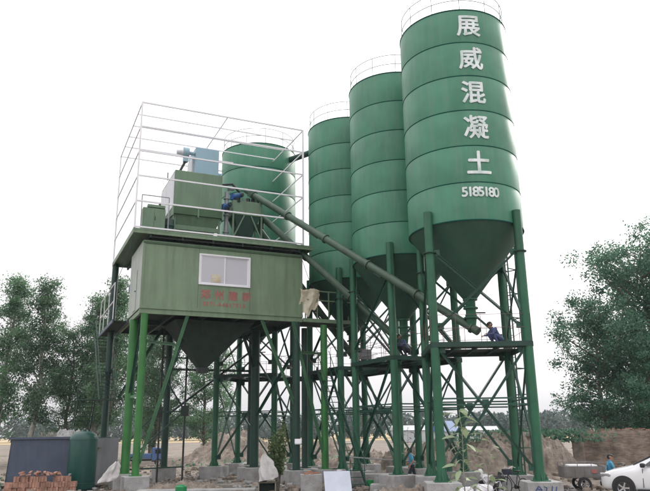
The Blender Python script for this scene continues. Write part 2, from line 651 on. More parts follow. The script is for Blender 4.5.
def tree_proto(seed, H, rad, base, nl, leaf, per, shape='poplar', spread=0.42):
    """tapered trunk with limbs (mesh) and a crown of leaf cards in clumps along the limbs (mesh)"""
    g = np.random.default_rng(seed)
    wood = MB()
    pts, rr = [], []
    k = 9
    ox, oy = 0.0, 0.0
    for i in range(k):
        t = i / (k - 1)
        pts.append((ox, oy, t * H * 0.93))
        rr.append(max(0.02, H * 0.0145 * (1 - t) ** 0.8 + 0.02))
        ox += g.normal() * H * 0.008
        oy += g.normal() * H * 0.008
    wood.path(pts, 0, 8, rr)
    P = np.array(pts)
    clumps = []

    def trunk_at(z):
        t = np.clip(z / (H * 0.93), 0, 1) * (k - 1)
        i = min(int(t), k - 2)
        return P[i] * (1 - (t - i)) + P[i + 1] * (t - i)
    for i in range(nl):
        t = (i + g.uniform(0, 1)) / nl
        z = H * (base + (0.95 - base) * t)
        if shape == 'poplar':
            prof = (0.35 + 0.65 * math.sin(math.pi * min(1, 0.18 + 0.80 * t))) * (1 - 0.45 * t)
            el = R(g.uniform(25, 62))
        else:
            prof = math.sqrt(max(0.05, 1 - (2 * t - 0.85) ** 2 / 1.4))
            el = R(g.uniform(5, 50))
        L = rad * prof * g.uniform(0.65, 1.25)
        az = i * 2.4 + g.uniform(-.5, .5)
        d = np.array([math.cos(az) * math.cos(el), math.sin(az) * math.cos(el), math.sin(el)])
        b = trunk_at(z)
        mid = b + d * L * 0.55 + g.normal(size=3) * 0.06 * L
        end = b + d * L + np.array([0, 0, 0.12 * L])
        wood.path([tuple(b), tuple(mid), tuple(end)], 0, 5, [0.012 * L + 0.02, 0.009 * L + 0.012, 0.006])
        nsub = max(3, int(L * 2.0))
        for j in range(nsub):
            q = g.uniform(0.25, 1.05)
            c = b + (mid - b) * (q / 0.55) if q < 0.55 else mid + (end - mid) * ((q - 0.55) / 0.45)
            off = g.normal(size=3)
            off /= np.linalg.norm(off)
            c2 = c + off * L * 0.24 * g.uniform(0.2, 1)
            if j % 2 == 0:
                wood.path([tuple(c), tuple((c + c2) / 2 + g.normal(size=3) * 0.04), tuple(c2)], 0, 3, [0.014, 0.01, 0.005])
            clumps.append((c2, g.uniform(0.55, 1.25)))
    cs = []
    for c, s in clumps:
        n = int(per * s * g.uniform(0.5, 1.4))
        e = g.normal(size=(n, 3)) * spread * s * np.array([1, 1, 0.75])
        cs.append(c + e)
    cs = np.concatenate(cs)
    cs = cs[cs[:, 2] > 0.4]
    v, f = leaf_cards(cs, leaf, seed + 5, 0.35)
    wm = wood.mesh('trunk', 70)
    cm = np_mesh('crown', v, f)
    return wm, cm


PROTO = {
    'p0': tree_proto(11, 15, 3.4, 0.15, 54, 0.080, 115, 'poplar', 0.34),
    'p1': tree_proto(23, 14, 3.0, 0.19, 50, 0.080, 110, 'poplar', 0.34),
    'p2': tree_proto(37, 13, 3.6, 0.12, 48, 0.080, 105, 'broad', 0.34),
    'b0': tree_proto(51, 15, 5.0, 0.08, 72, 0.082, 140, 'broad', 0.38),
    'b1': tree_proto(67, 12, 3.6, 0.05, 50, 0.082, 130, 'broad', 0.36),
}


def tree(kind, name, label, loc, s=1.0, rz=0.0, leafm='leaf_poplar', barkm='bark', group=None, sxy=1.0):
    r = thing(name, label, 'tree', loc, rz, group)
    wm, cm = PROTO[kind]
    a = bpy.data.objects.new('trunk', wm)
    b = bpy.data.objects.new('crown', cm)
    for o, m in ((a, barkm), (b, leafm)):
        COL.objects.link(o)
        o.parent = r
        if len(o.data.materials) == 0:
            o.data.materials.append(MATS[m])
        else:
            o.material_slots[0].link = 'OBJECT'
            o.material_slots[0].material = MATS[m]
        o.scale = (s * sxy, s * sxy, s)
    return r


LEFT = [('p0', -29.4, 62, 1.14, 20, 'bark_pale', 'tall leafy tree cut by the left edge of the photo'),
        ('p1', -25.9, 61, 1.20, 120, 'bark_pale', 'tall tree with pale trunk behind the left end of the blue tank'),
        ('p2', -23.6, 63, 0.96, 200, 'bark', 'lower dark tree behind the middle of the blue tank'),
        ('p0', -21.2, 63, 1.02, 300, 'bark_pale', 'leafy tree rising behind the green vertical tank'),
        ('p1', -19.2, 60, 1.18, 60, 'bark', 'tree whose crown reaches up beside the left white wall of the control room'),
        ('p2', -16.2, 66, 1.0, 250, 'bark', 'dark tree seen behind the stairs left of the control tower'),
        ('p2', -11.6, 66, 0.92, 75, 'bark', 'thin leafy tree seen under the control room left of the hopper tip'),
        ('p0', -18.6, 74, 0.92, 170, 'bark', 'slender tree between the green tank and the stairs, farther back'),
        ('p0', -24.6, 74, 0.98, 33, 'bark', 'farther tree showing through the gap above the rubble heap')]
for k, x, y, s, a, bk, lab in LEFT:
    tree(k, 'poplar_tree', lab, (x, y, -0.1), s, R(a), 'leaf_poplar', bk, 'trees on the left of the yard')
RIGHT = [('b0', 25.2, 52, 1.11, 10, 'tallest broad tree behind the brick wall at the right edge'),
         ('b1', 19.9, 50, 1.0, 140, 'lower leafy tree overhanging the left end of the brick wall'),
         ('b0', 30.2, 56, 1.24, 230, 'broad tree partly out of frame behind the brick wall'),
         ('b1', 22.6, 48.5, 0.72, 290, 'bushy low tree right behind the middle of the brick wall')]
for k, x, y, s, a, lab in RIGHT:
    tree(k, 'broadleaf_tree', lab, (x, y, -0.1), s, R(a), 'leaf_broad', 'bark', 'trees behind the brick wall')


def treeline():
    g = np.random.default_rng(99)
    cs = []
    for i in range(230):
        x = g.uniform(-130, 150)
        y = g.uniform(205, 245)
        h = g.uniform(5.5, 9.2) + 1.2 * math.sin(x * 0.09) + 0.6 * math.sin(x * 0.31)
        r = g.uniform(2.0, 4.0)
        n = 260
        p = g.normal(size=(n, 3))
        p /= np.linalg.norm(p, axis=1)[:, None]
        p *= g.uniform(0.5, 1.0, (n, 1)) ** 0.5
        p *= np.array([r, r, h * 0.5])
        p += np.array([x, y, h * 0.52])
        cs.append(p)
    cs = np.concatenate(cs)
    cs = cs[cs[:, 2] > 0.1]
    v, f = leaf_cards(cs, 0.5, 3, 0.2)
    me = np_mesh('treeline', v, f)
    o = link('distant_treeline', me, 'leaf_far_hazed')
    tag(o, 'long hazy blue green line of distant trees across the horizon', 'trees', kind='stuff')


treeline()


# ------------------------------------------------------------------ earth heaps
def heap(name, label, c, rx, ry, h, seed, material='soil_heap', n=90, flat=1.6, rz=0.0, cat='mound', parent=None):
    vs, fs = [], []
    for j in range(n + 1):
        for i in range(n + 1):
            x, y = 2 * i / n - 1, 2 * j / n - 1
            rr = math.hypot(x, y)
            t = max(0.0, 1 - rr ** flat)
            q = Vector((x * rx * 0.45 + seed * 7, y * ry * 0.45, seed))
            wob = 0.92 + 0.42 * mnoise.fractal(q, 0.7, 2.1, 7)
            z = h * t * wob + 0.26 * min(1, 3 * t) * mnoise.fractal(q * 5, 0.55, 2.2, 6) - 0.14 * (1 - t)
            X, Y = x * rx * (1 + 0.1 * vnoise(x * 3, y * 3, seed + 9)), y * ry
            ca, sa = math.cos(rz), math.sin(rz)
            vs.append((c[0] + X * ca - Y * sa, c[1] + X * sa + Y * ca, c[2] + z))
    for j in range(n):
        for i in range(n):
            a = j * (n + 1) + i
            fs.append((a, a + 1, a + n + 2, a + n + 1))
    o = MB().add(vs, fs).build(name, material, smooth=28)
    return tag(o, label, cat)


heap('dirt_mound', 'pale brown earth mound seen under the tower behind its legs', (-7.0, 60, 0), 6.2, 3.2, 2.5, 1.2)
heap('dirt_mound', 'lower earth mound to the right of the pale mound under the tower', (-0.4, 62, 0), 5.2, 2.6, 1.8, 2.9)
heap('dirt_bank', 'long brown earth bank behind the legs of the lettered silo', (8.9, 43.5, 0), 6.0, 2.6, 2.0, 4.4, flat=4.5, n=130)
heap('dirt_bank', 'crumbling earth bank against the left end of the brick wall', (13.0, 42.4, 0), 2.1, 1.7, 1.9, 7.1, flat=3.5)
heap('dirt_bank', 'low earth bank behind the walking man', (4.4, 50, 0), 7.0, 2.4, 1.0, 8.3, flat=3)
heap('sand_heap', 'low pale sand heap in front of the walking man at the bottom edge', (3.2, 27.8, 0), 1.5, 0.9, 0.42, 5.5, cat='heap')
heap('sand_heap', 'flat pale sand heap beside the square footing at the bottom left', (-6.6, 33.0, 0), 2.4, 1.1, 0.3, 6.5, cat='heap')


def weeds(name, label, c, rx, ry, n, h, seed, z0=0.0):
    g = np.random.default_rng(seed)
    k = n
    cx = g.normal(size=k) * rx * 0.5 + c[0]
    cy = g.normal(size=k) * ry * 0.5 + c[1]
    P = np.stack([cx, cy, z0 + g.uniform(0, 1, k) ** 1.3 * h], 1)
    v, f = leaf_cards(P, 0.11, seed, 0.5)
    o = link(name, np_mesh(name, v, f), 'leaf_broad')
    tag(o, label, 'weeds', kind='stuff')


weeds('bank_weeds', 'green weeds growing along the top of the earth bank', (12.6, 43.6), 4.2, 1.2, 2600, 0.75, 5, 1.75)
weeds('yard_weeds', 'scattered weeds along the far edge of the yard', (6, 55), 14, 3, 2600, 0.55, 6)
weeds('corner_weeds', 'weeds at the bottom left corner', (-16.6, 33.2), 1.0, 1.0, 500, 0.6, 8)


# ------------------------------------------------------------------ silos
Z0, Z1 = 10.87, 20.73
CRS = (Z1 - Z0) / 6
RS = 2.5
LR = 2.62
DECK = 5.95
LX = LR / math.sqrt(2)
CORN = [(-LX, -LX), (LX, -LX), (LX, LX), (-LX, LX)]


def text_mesh(body, size, bold=0.03, align='CENTER', layers=6, spacing=1.0):
    c = bpy.data.curves.new('txt', 'FONT')
    c.body = body
    c.size = size
    c.align_x = align
    c.align_y = 'CENTER'
    c.space_character = spacing
    o = bpy.data.objects.new('txt', c)
    COL.objects.link(o)
    bpy.context.view_layer.update()
    dg = bpy.context.evaluated_depsgraph_get()
    me = bpy.data.meshes.new_from_object(o.evaluated_get(dg))
    vs = [v.co.copy() for v in me.vertices]
    fs = [tuple(p.vertices) for p in me.polygons]
    bpy.data.objects.remove(o)
    bpy.data.meshes.remove(me)
    m = MB()
    offs = [(0, 0), (bold, 0), (-bold, 0), (0, bold), (0, -bold), (bold * .7, bold * .7), (-bold * .7, -bold * .7)][:layers]
    for k, (dx, dy) in enumerate(offs):
        m.add([(v.x + dx, v.y + dy, 0.002 * k) for v in vs], fs)
    return m


def bent_text(body, size, ang, z, radius, bold, spacing=1.0):
    m = text_mesh(body, size, bold, spacing=spacing)
    me = m.mesh('lettering')
    bm = bmesh.new()
    bm.from_mesh(me)
    xs = [v.co.x for v in bm.verts]
    x = min(xs)
    while x < max(xs):
        x += 0.1
        bmesh.ops.bisect_plane(bm, geom=list(bm.verts) + list(bm.edges) + list(bm.faces), plane_co=(x, 0, 0), plane_no=(1, 0, 0))
    for v in bm.verts:
        t = ang + v.co.x / radius
        rr = radius + v.co.z
        v.co = Vector((rr * math.cos(t), rr * math.sin(t), z + v.co.y))
    bm.to_mesh(me)
    bm.free()
    return me


def make_silo(loc, rz, label):
    r = thing('cement_silo', label, 'silo', loc, rz, 'green cement silos on legs')
    for k in range(6):
        a, b = Z0 + k * CRS, Z0 + (k + 1) * CRS
        # each course is a drawn sheet ring, a touch narrower at its weld
        m = MB().lathe([(RS - 0.012, a + 0.004), (RS, a + 0.05), (RS + 0.004, (a + b) / 2), (RS, b - 0.05), (RS - 0.012, b - 0.004)], n=96)
        m.build('shell_course', 'silo_paint', r, smooth=40)
    for k in range(7):
        z = Z0 + k * CRS
        MB().ring(RS - 0.002, 0.02 if 0 < k < 6 else 0.03, z, 96).build('seam_ring', 'silo_seam', r, smooth=60)
    MB().lathe([(0.01, Z1 + 0.35), (1.2, Z1 + 0.22), (RS - 0.02, Z1 + 0.02)], n=64).build('roof', 'silo_paint', r, smooth=60)
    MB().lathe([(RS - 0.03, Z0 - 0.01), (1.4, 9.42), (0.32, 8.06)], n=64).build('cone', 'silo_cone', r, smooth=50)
    ov = MB()
    ov.lathe([(0.30, 8.1), (0.22, 8.0), (0.22, 7.1)], n=20)
    for z in (8.0, 7.62, 7.2):
        ov.lathe([(0.22, z - 0.03), (0.32, z - 0.03), (0.32, z + 0.03), (0.22, z + 0.03)], n=20)
    ov.build('outlet_valve', 'leg_green', r, smooth=40)
    MB().tube((0.22, 0, 7.42), (0.62, 0, 7.42), 0.03, n=8).build('valve_handle', 'dark_steel', r)
    # legs with base plates and weld gussets
    for x, y in CORN:
        l = MB().tube((x, y, 0.68), (x, y, 11.42), 0.18, n=20).build('leg', 'leg_green', r, smooth=40)
        bp = MB().box((x, y, 0.67), (0.62, 0.62, 0.035))
        for t in range(4):
            c, s = math.cos(t * math.pi / 2), math.sin(t * math.pi / 2)
            bp.add([(x + c * 0.18 - s * 0.012, y + s * 0.18 + c * 0.012, 0.69), (x + c * 0.30 - s * 0.012, y + s * 0.30 + c * 0.012, 0.69), (x + c * 0.18 - s * 0.012, y + s * 0.18 + c * 0.012, 0.98),
                    (x + c * 0.18 + s * 0.012, y + s * 0.18 - c * 0.012, 0.69), (x + c * 0.30 + s * 0.012, y + s * 0.30 - c * 0.012, 0.69), (x + c * 0.18 + s * 0.012, y + s * 0.18 - c * 0.012, 0.98)],
                   [(0, 1, 2), (3, 5, 4), (0, 3, 4, 1), (1, 4, 5, 2), (2, 5, 3, 0)])
        bp.build('base_plate', 'leg_green', l)
        MB().lathe([(0.18, 9.62), (0.27, 9.62), (0.27, 9.66), (0.18, 9.66)], (x, y, 0), 20).build('collar', 'leg_dark', l)
    # bracing, side by side
    for k in range(4):
        (x0, y0), (x1, y1) = CORN[k], CORN[(k + 1) % 4]
        d = Vector((x1 - x0, y1 - y0, 0)).normalized()
        nrm = Vector((d.y, -d.x, 0))
        A, B = Vector((x0, y0, 0)) + d * 0.2, Vector((x1, y1, 0)) - d * 0.2

        def br(z0, z1, off):
            MB().angle(A + nrm * off + Vector((0, 0, z0)), B + nrm * off + Vector((0, 0, z1)), 0.085, 0.014, nrm).build('brace', 'brace_green', r)
        br(1.15, DECK - 0.25, 0.05)
        br(DECK - 0.25, 1.15, -0.05)
        br(6.6, 9.7, 0.05)
        br(9.7, 6.6, -0.05)
        for z in (3.50, 3.74):
            MB().bar(A + Vector((0, 0, z)), B + Vector((0, 0, z)), 0.06, 0.06).build('tie_bar', 'brace_green', r)
        for p, sgn in ((A, 1), (B, -1)):
            for z in (1.15, DECK - 0.3, 9.65, 6.6):
                MB().box(p + d * (0.1 * sgn) + Vector((0, 0, z)), (0.22, 0.025, 0.26), math.atan2(d.y, d.x)).build('gusset_plate', 'brace_green', r)
        MB().box((A + B) / 2 + Vector((0, 0, 3.55)), (0.26, 0.03, 0.30), math.atan2(d.y, d.x)).build('gusset_plate', 'brace_green', r)
    # guard rail on the roof
    for z in (0.55, 1.08):
        MB().ring(RS - 0.1, 0.018, Z1 + z, 72, 5).build('guard_rail', 'grey_steel', r, smooth=60)
    for k in range(12):
        t = 2 * math.pi * k / 12
        x, y = (RS - 0.1) * math.cos(t), (RS - 0.1) * math.sin(t)
        MB().tube((x, y, Z1 - 0.02), (x, y, Z1 + 1.08), 0.018, n=6).build('rail_post', 'grey_steel', r)
    return r


SPOS = [((6.27, 28.97, 0), R(-2.2)), ((3.96, 34.37, 0), R(27)), ((1.53, 39.60, 0), R(28)), ((-4.45, 43.17, 0), R(-14.1))]
SLAB = ['nearest green cement silo with white painted characters and digits',
        'green cement silo directly behind the left side of the lettered silo',
        'third green cement silo in the row, just right of the white cage',
        'green cement silo standing behind the white cage on the tower']
silo1 = make_silo(SPOS[0][0], SPOS[0][1], SLAB[0])
SILOS = [silo1]
for i in (1, 2, 3):
    SILOS.append(dup(silo1, SPOS[i][0], SPOS[i][1], SLAB[i]))
# lettering on the nearest silo
TA = R(-84.7) - SPOS[0][1]
for k, ch in enumerate('展威混凝土'):
    z = Z1 - CRS * (k + 0.54)
    link('lettering', bent_text(ch, 1.12, TA, z, RS + 0.03, 0.026), 'letter_white', silo1)
link('lettering', bent_text('5185180', 0.58, TA, Z1 - CRS * 5.28, RS + 0.03, 0.018, 0.78), 'letter_white', silo1)


# concrete footings
def footing(x, y, rz, label, s=1.25, h=0.65):
    g = random.Random(int(x * 100 + y))
    m = MB().box((0, 0, h / 2 - 0.06), (s * g.uniform(0.95, 1.08), s * g.uniform(0.95, 1.08), h + 0.12))
    o = m.build('concrete_footing', 'concrete', bevel=0.025)
    o.location = (x, y, 0)
    o.rotation_euler = (0, 0, rz)
    tag(o, label, 'footing', 'concrete footings under the steel legs')
    return o


CN = ['front left', 'front right', 'back right', 'back left']
SN = ['the lettered silo', 'the silo behind the lettered one', 'the third silo in the row', 'the silo behind the white cage']
FOOT = {}
for i, (p, rz) in enumerate(SPOS):
    for k, (x, y) in enumerate(CORN):
        X = p[0] + x * math.cos(rz) - y * math.sin(rz)
        Y = p[1] + x * math.sin(rz) + y * math.cos(rz)
        FOOT[i, k] = (X, Y)
        footing(X, Y, rz, f'concrete footing under the {CN[k]} leg of {SN[i]}')


# service platforms under the silo outlets
def make_platform(loc, rz, label):
    r = thing('service_platform', label, 'platform', loc, rz, 'service platforms under the silos')
    h = LX + 0.14
    for s in (-1, 1):
        MB().bar((-h, s * h, DECK - 0.11), (h, s * h, DECK - 0.11), 0.08, 0.20).build('edge_beam', 'leg_dark', r)
        MB().bar((s * h, -h + 0.04, DECK - 0.12), (s * h, h - 0.04, DECK - 0.12), 0.08, 0.20).build('edge_beam', 'leg_dark', r)
    for x in (-0.9, 0.0, 0.9):
        MB().bar((x, -h + 0.04, DECK - 0.1), (x, h - 0.04, DECK - 0.1), 0.06, 0.12).build('cross_beam', 'leg_dark', r)
    for y0, y1 in ((-h + 0.05, -h + 0.70), (-h + 1.25, 0.30), (0.75, h - 0.9), (h - 0.86, h - 0.05)):
        MB().box((0, (y0 + y1) / 2, DECK - 0.015), (2 * h - 0.1, y1 - y0, 0.03)).build('deck_plate', 'grating', r)
    for z in (0.55, 1.08):
        m = MB()
        for k in range(4):
            a = [(-h, -h), (h, -h), (h, h), (-h, h)]
            p, q = a[k], a[(k + 1) % 4]
            m.tube((p[0], p[1], DECK + z), (q[0], q[1], DECK + z), 0.010, n=5)
        m.build('guard_rail', 'rust_rail', r)
    for k in range(4):
        a = [(-h, -h), (h, -h), (h, h), (-h, h)]
        p, q = a[k], a[(k + 1) % 4]
        for j in range(4):
            x, y = p[0] + (q[0] - p[0]) * j / 4, p[1] + (q[1] - p[1]) * j / 4
            MB().tube((x, y, DECK - 0.05), (x, y, DECK + 1.08), 0.012, n=5).build('rail_post', 'rust_rail', r)
    return r


plat1 = make_platform(SPOS[0][0], SPOS[0][1], 'steel service platform under the cone of the lettered silo')
PLAB = ['', 'steel service platform under the second silo cone', 'steel service platform under the third silo cone', 'steel service platform under the silo behind the cage']
for i in (1, 2, 3):
    dup(plat1, SPOS[i][0], SPOS[i][1], PLAB[i])


def bridge(p, q, label):
    p, q = Vector(p), Vector(q)
    r = thing('walkway_bridge', label, 'walkway', tuple(p), 0, 'walkway bridges between platforms')
    d = (q - p).normalized()
    n = Vector((-d.y, d.x, 0))
    for s in (-1, 1):
        MB().bar(p + n * 0.45 * s + Vector((0, 0, -0.36)), q + n * 0.45 * s + Vector((0, 0, -0.36)), 0.07, 0.18).build('edge_beam', 'leg_dark', r, True)
        MB().tube(p + n * 0.45 * s + Vector((0, 0, 1.05)), q + n * 0.45 * s + Vector((0, 0, 1.05)), 0.014, n=5).build('guard_rail', 'rust_rail', r, True)
        MB().tube(p + n * 0.45 * s + Vector((0, 0, 0.5)), q + n * 0.45 * s + Vector((0, 0, 0.5)), 0.014, n=5).build('guard_rail', 'rust_rail', r, True)
    MB().bar(p + Vector((0, 0, -0.25)), q + Vector((0, 0, -0.25)), 0.96, 0.03).build('deck_plate', 'grating', r, True)
    return r


def between(i, j, a):
    P, Q = Vector(SPOS[i][0]), Vector(SPOS[j][0])
    d = (Q - P).normalized()
    z = Vector((0, 0, DECK))
    return P + d * a + z, Q - d * a + z


bridge(*between(0, 1, 2.0), 'short walkway bridge from the lettered silo platform to the second')
bridge(*between(1, 2, 2.0), 'short walkway bridge from the second silo platform to the third')
bridge(*between(2, 3, 2.0), 'walkway bridge from the third silo platform to the one behind the cage')


# caged ladder up the back of the lettered silo
def ladder():
    c = Vector(SPOS[0][0])
    a = R(90 - 47)
    d = Vector((math.cos(a), math.sin(a), 0))
    n = Vector((-d.y, d.x, 0))
    b = c + d * 2.85
    r = thing('caged_ladder', 'tall caged ladder up the back right of the lettered silo', 'ladder', (b.x, b.y, 0))
    for s in (-1, 1):
        MB().bar(b + n * 0.24 * s, b + n * 0.24 * s + Vector((0, 0, 21.7)), 0.07, 0.05).build('stile', 'brace_green', r, True)
    for k in range(64):
        z = 0.4 + k * 0.33
        MB().tube(b - n * 0.22 + Vector((0, 0, z)), b + n * 0.22 + Vector((0, 0, z)), 0.016, n=5, cap=False).build('rung', 'brace_green', r, True)
    # lattice mast carrying the ladder
    for s in (-1, 1):
        p = b + d * 0.62 + n * 0.30 * s
        MB().bar(p, p + Vector((0, 0, 11)), 0.07, 0.07).build('mast_post', 'brace_green', r, True)
    for k in range(9):
        z = 0.6 + k * 1.15
        p0, p1 = b + d * 0.62 + n * 0.28, b + d * 0.62 - n * 0.28
        MB().bar(p0 + Vector((0, 0, z)), p1 + Vector((0, 0, z)), 0.04).build('mast_tie', 'brace_green', r, True)
        for s in (-1, 1):
            MB().bar(b + n * 0.24 * s + Vector((0, 0, z)), b + d * 0.62 + n * 0.30 * s + Vector((0, 0, z + 0.0)), 0.04).build('mast_tie', 'brace_green', r, True)
    for z in (13, 15, 17, 19, 21):
        pts = [b + n * 0.24 * math.cos(t) * 1.3 + d * (0.55 * math.sin(t)) + Vector((0, 0, z)) for t in np.linspace(0, math.pi, 9)]
        MB().path(pts, 0.02, 5).build('cage_hoop', 'brace_green', r, True)


ladder()


# ------------------------------------------------------------------ tower with control room
HA = R(24.3)
HO = Vector((-9.18, 33.0, 0))
HM = Matrix.Translation(HO) @ Matrix.Rotation(HA, 4, 'Z')


def HW(a, b, z=0.0):
    return HM @ Vector((a, b, z))


tower = thing('mixing_tower', 'olive green control room raised on steel legs with a white window', 'tower', tuple(HO), HA)
FZ, RZ_, PZ = 8.55, 12.04, 12.58     # floor underside edge, wall top, upper platform top

# legs
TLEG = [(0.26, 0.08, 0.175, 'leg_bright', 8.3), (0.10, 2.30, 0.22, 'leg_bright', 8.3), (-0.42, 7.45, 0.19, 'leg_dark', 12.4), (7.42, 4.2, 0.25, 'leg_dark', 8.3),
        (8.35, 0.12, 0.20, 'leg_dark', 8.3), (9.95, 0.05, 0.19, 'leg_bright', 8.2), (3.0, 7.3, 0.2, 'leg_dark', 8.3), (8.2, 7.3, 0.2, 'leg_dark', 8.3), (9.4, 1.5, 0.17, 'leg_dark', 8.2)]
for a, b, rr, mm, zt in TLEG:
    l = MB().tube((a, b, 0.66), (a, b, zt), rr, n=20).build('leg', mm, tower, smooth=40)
    MB().box((a, b, 0.67), (rr * 3, rr * 3, 0.04)).build('base_plate', mm, l)
FL = ['under the bright front corner leg of the control room', 'under the thick second leg of the control room', 'under the dark leg below the stair landing',
      'under the thick dark middle leg of the tower', 'under the right front leg of the control room', 'under the leg of the railed balcony', 'under the rear middle leg of the tower',
      'under the rear right leg of the tower', 'under the second balcony leg']
for (a, b, rr, mm, zt), t in zip(TLEG, FL):
    p = HW(a, b)
    footing(p.x, p.y, HA, 'concrete footing ' + t, 1.15 if rr < 0.25 else 1.5)
# floor frame
for b in (0.05, 3.8, 7.6):
    MB().bar((-0.02, b, 8.42), (8.66, b, 8.42), 0.14, 0.25).build('floor_beam', 'olive' if b < 1 else 'leg_dark', tower)
for a in (0.07, 1.7, 3.4, 5.1, 6.8, 8.57):
    MB().bar((a, 0.13, 8.40), (a, 7.52, 8.40), 0.12, 0.22).build('floor_beam', 'olive' if a < 0.1 else 'leg_dark', tower)
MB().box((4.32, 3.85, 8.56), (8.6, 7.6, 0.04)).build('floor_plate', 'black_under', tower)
# walls: front panels, the middle one with the window opening
SEAM = [0.0, 1.52, 2.80]


def panel(a0, a1, z0, z1, b=0.0, t=0.06, m='olive', name='wall_panel'):
    return MB().box(((a0 + a1) / 2, b, (z0 + z1) / 2), (a1 - a0 - 0.012, t, z1 - z0)).build(name, m, tower)


WA0, WA1, WZ0, WZ1 = 2.86, 5.64, 9.95, 11.60
panel(0.0, 1.52, 8.56, RZ_)
panel(1.52, WA0, 8.56, RZ_)
panel(WA0, WA1, 8.56, WZ0)
panel(WA0, WA1, WZ1, RZ_)
panel(WA1, 6.74, 8.56, RZ_)
panel(6.74, 8.64, 8.56, RZ_)
for a in (1.52, 6.74):
    MB().box((a, -0.035, 10.3), (0.05, 0.02, 3.4)).build('joint_strip', 'olive', tower)
MB().box((4.32, -0.045, 11.93), (8.70, 0.06, 0.10)).build('top_strip', 'olive_dark', tower)  # dark strip drawn for the dark line under the roof
MB().box((4.32, -0.05, 8.62), (8.70, 0.05, 0.16)).build('bottom_trim', 'olive', tower)
for a in (0.03, 8.61):
    MB().box((a, -0.04, 10.3), (0.09, 0.05, 3.3)).build('corner_trim', 'olive', tower)
# window
wf = MB()
for z in (WZ0 + 0.04, WZ1 - 0.04):
    wf.box(((WA0 + WA1) / 2, -0.03, z), (WA1 - WA0, 0.12, 0.08))
for a in (WA0 + 0.045, WA1 - 0.045):
    wf.box((a, -0.03, (WZ0 + WZ1) / 2), (0.09, 0.11, WZ1 - WZ0 - 0.165))
win = wf.build('window', 'white_paint', tower)
for s, (a0, a1) in enumerate(((WA0 + 0.09, 4.27), (4.23, WA1 - 0.09))):
    yb = -0.035 + 0.035 * s
    sm = MB()
    for z in (WZ0 + 0.105, WZ1 - 0.105):
        sm.box(((a0 + a1) / 2, yb, z), (a1 - a0, 0.03, 0.05))
    for a in (a0 + 0.03, a1 - 0.03):
        sm.box((a, yb, (WZ0 + WZ1) / 2), (0.06, 0.029, WZ1 - WZ0 - 0.262))
    sm.build('sash', 'white_paint', win)
    MB().box(((a0 + a1) / 2, yb + 0.004, (WZ0 + WZ1) / 2), (a1 - a0 - 0.1, 0.008, WZ1 - WZ0 - 0.25)).build('pane', 'window_pane', win)
MB().box((3.78, -0.046, 10.33), (0.5, 0.004, 0.42)).build('notice_sheet', 'cloth_cream', win)
# left wall of pale sheets with a door
for b0, b1 in ((0.035, 1.25), (1.25, 2.25), (2.25, 3.8)):
    MB().box((0.0, (b0 + b1) / 2, 10.3), (0.05, b1 - b0 - 0.015, 3.46)).build('wall_panel', 'pale_wall', tower)
d_ = MB().box((-0.04, 1.75, 9.7), (0.03, 0.86, 2.1)).build('door', 'pale_wall', tower)
MB().box((-0.08, 1.45, 9.65), (0.05, 0.12, 0.04)).build('handle', 'dark_steel', d_)
MB().box((8.64, 1.95, 10.3), (0.05, 3.7, 3.46)).build('wall_panel', 'olive', tower)
MB().box((4.3, 3.84, 10.3), (8.6, 0.05, 3.46)).build('wall_panel', 'olive', tower)
# upper platform slab and the dark pipe run in the gap below it
MB().box((4.3, 3.72, 12.49), (9.8, 8.05, 0.06)).build('platform_plate', 'green_machine', tower)
for b in (-0.26, 7.7):
    MB().bar((-0.6, b, 12.44), (9.2, b, 12.44), 0.07, 0.24).build('platform_edge', 'olive', tower)
for a in (-0.56, 9.16):
    MB().bar((a, -0.22, 12.44), (a, 7.66, 12.44), 0.07, 0.24).build('platform_edge', 'olive', tower)
for a in np.linspace(0.3, 8.4, 6):
    MB().bar((a, -0.2, 12.27), (a, 7.6, 12.27), 0.1, 0.22).build('roof_joist', 'leg_dark', tower)
MB().tube((0.3, -0.12, 12.22), (8.5, -0.12, 12.22), 0.05, n=8).build('pipe', 'dark_steel', tower)
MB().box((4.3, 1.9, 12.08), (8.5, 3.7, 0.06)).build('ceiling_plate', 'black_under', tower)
# mixer drum on the open rear floor
mx_ = MB()
mx_.tube((1.2, 5.8, 9.71), (6.8, 5.8, 9.71), 1.15, n=28)
mx_.build('mixer_drum', 'leg_dark', tower, smooth=40)
MB().tube((0.2, 5.6, 10.6), (1.15, 5.6, 10.6), 0.28, n=16).build('mixer_motor', 'motor_blue', tower, smooth=40)
MB().box((0.55, 4.6, 11.80), (0.8, 0.7, 0.7)).build('motor_cover', 'motor_blue', tower)
# discharge hopper under the floor
hp = MB()
TA_, TB_ = (2.0, 6.3, 1.1, 4.1), (3.62, 4.12, 2.35, 2.85)
tz, bz = 8.28, 5.95
hv = [(TA_[0], TA_[2], tz), (TA_[1], TA_[2], tz), (TA_[1], TA_[3], tz), (TA_[0], TA_[3], tz),
      (TB_[0], TB_[2], bz), (TB_[1], TB_[2], bz), (TB_[1], TB_[3], bz), (TB_[0], TB_[3], bz)]
hp.add(hv, [(0, 1, 5, 4), (1, 2, 6, 5), (2, 3, 7, 6), (3, 0, 4, 7)])
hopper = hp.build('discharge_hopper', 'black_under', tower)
MB().box((3.87, 2.6, 5.80), (0.56, 0.56, 0.28)).build('hopper_spout', 'dark_steel', hopper)
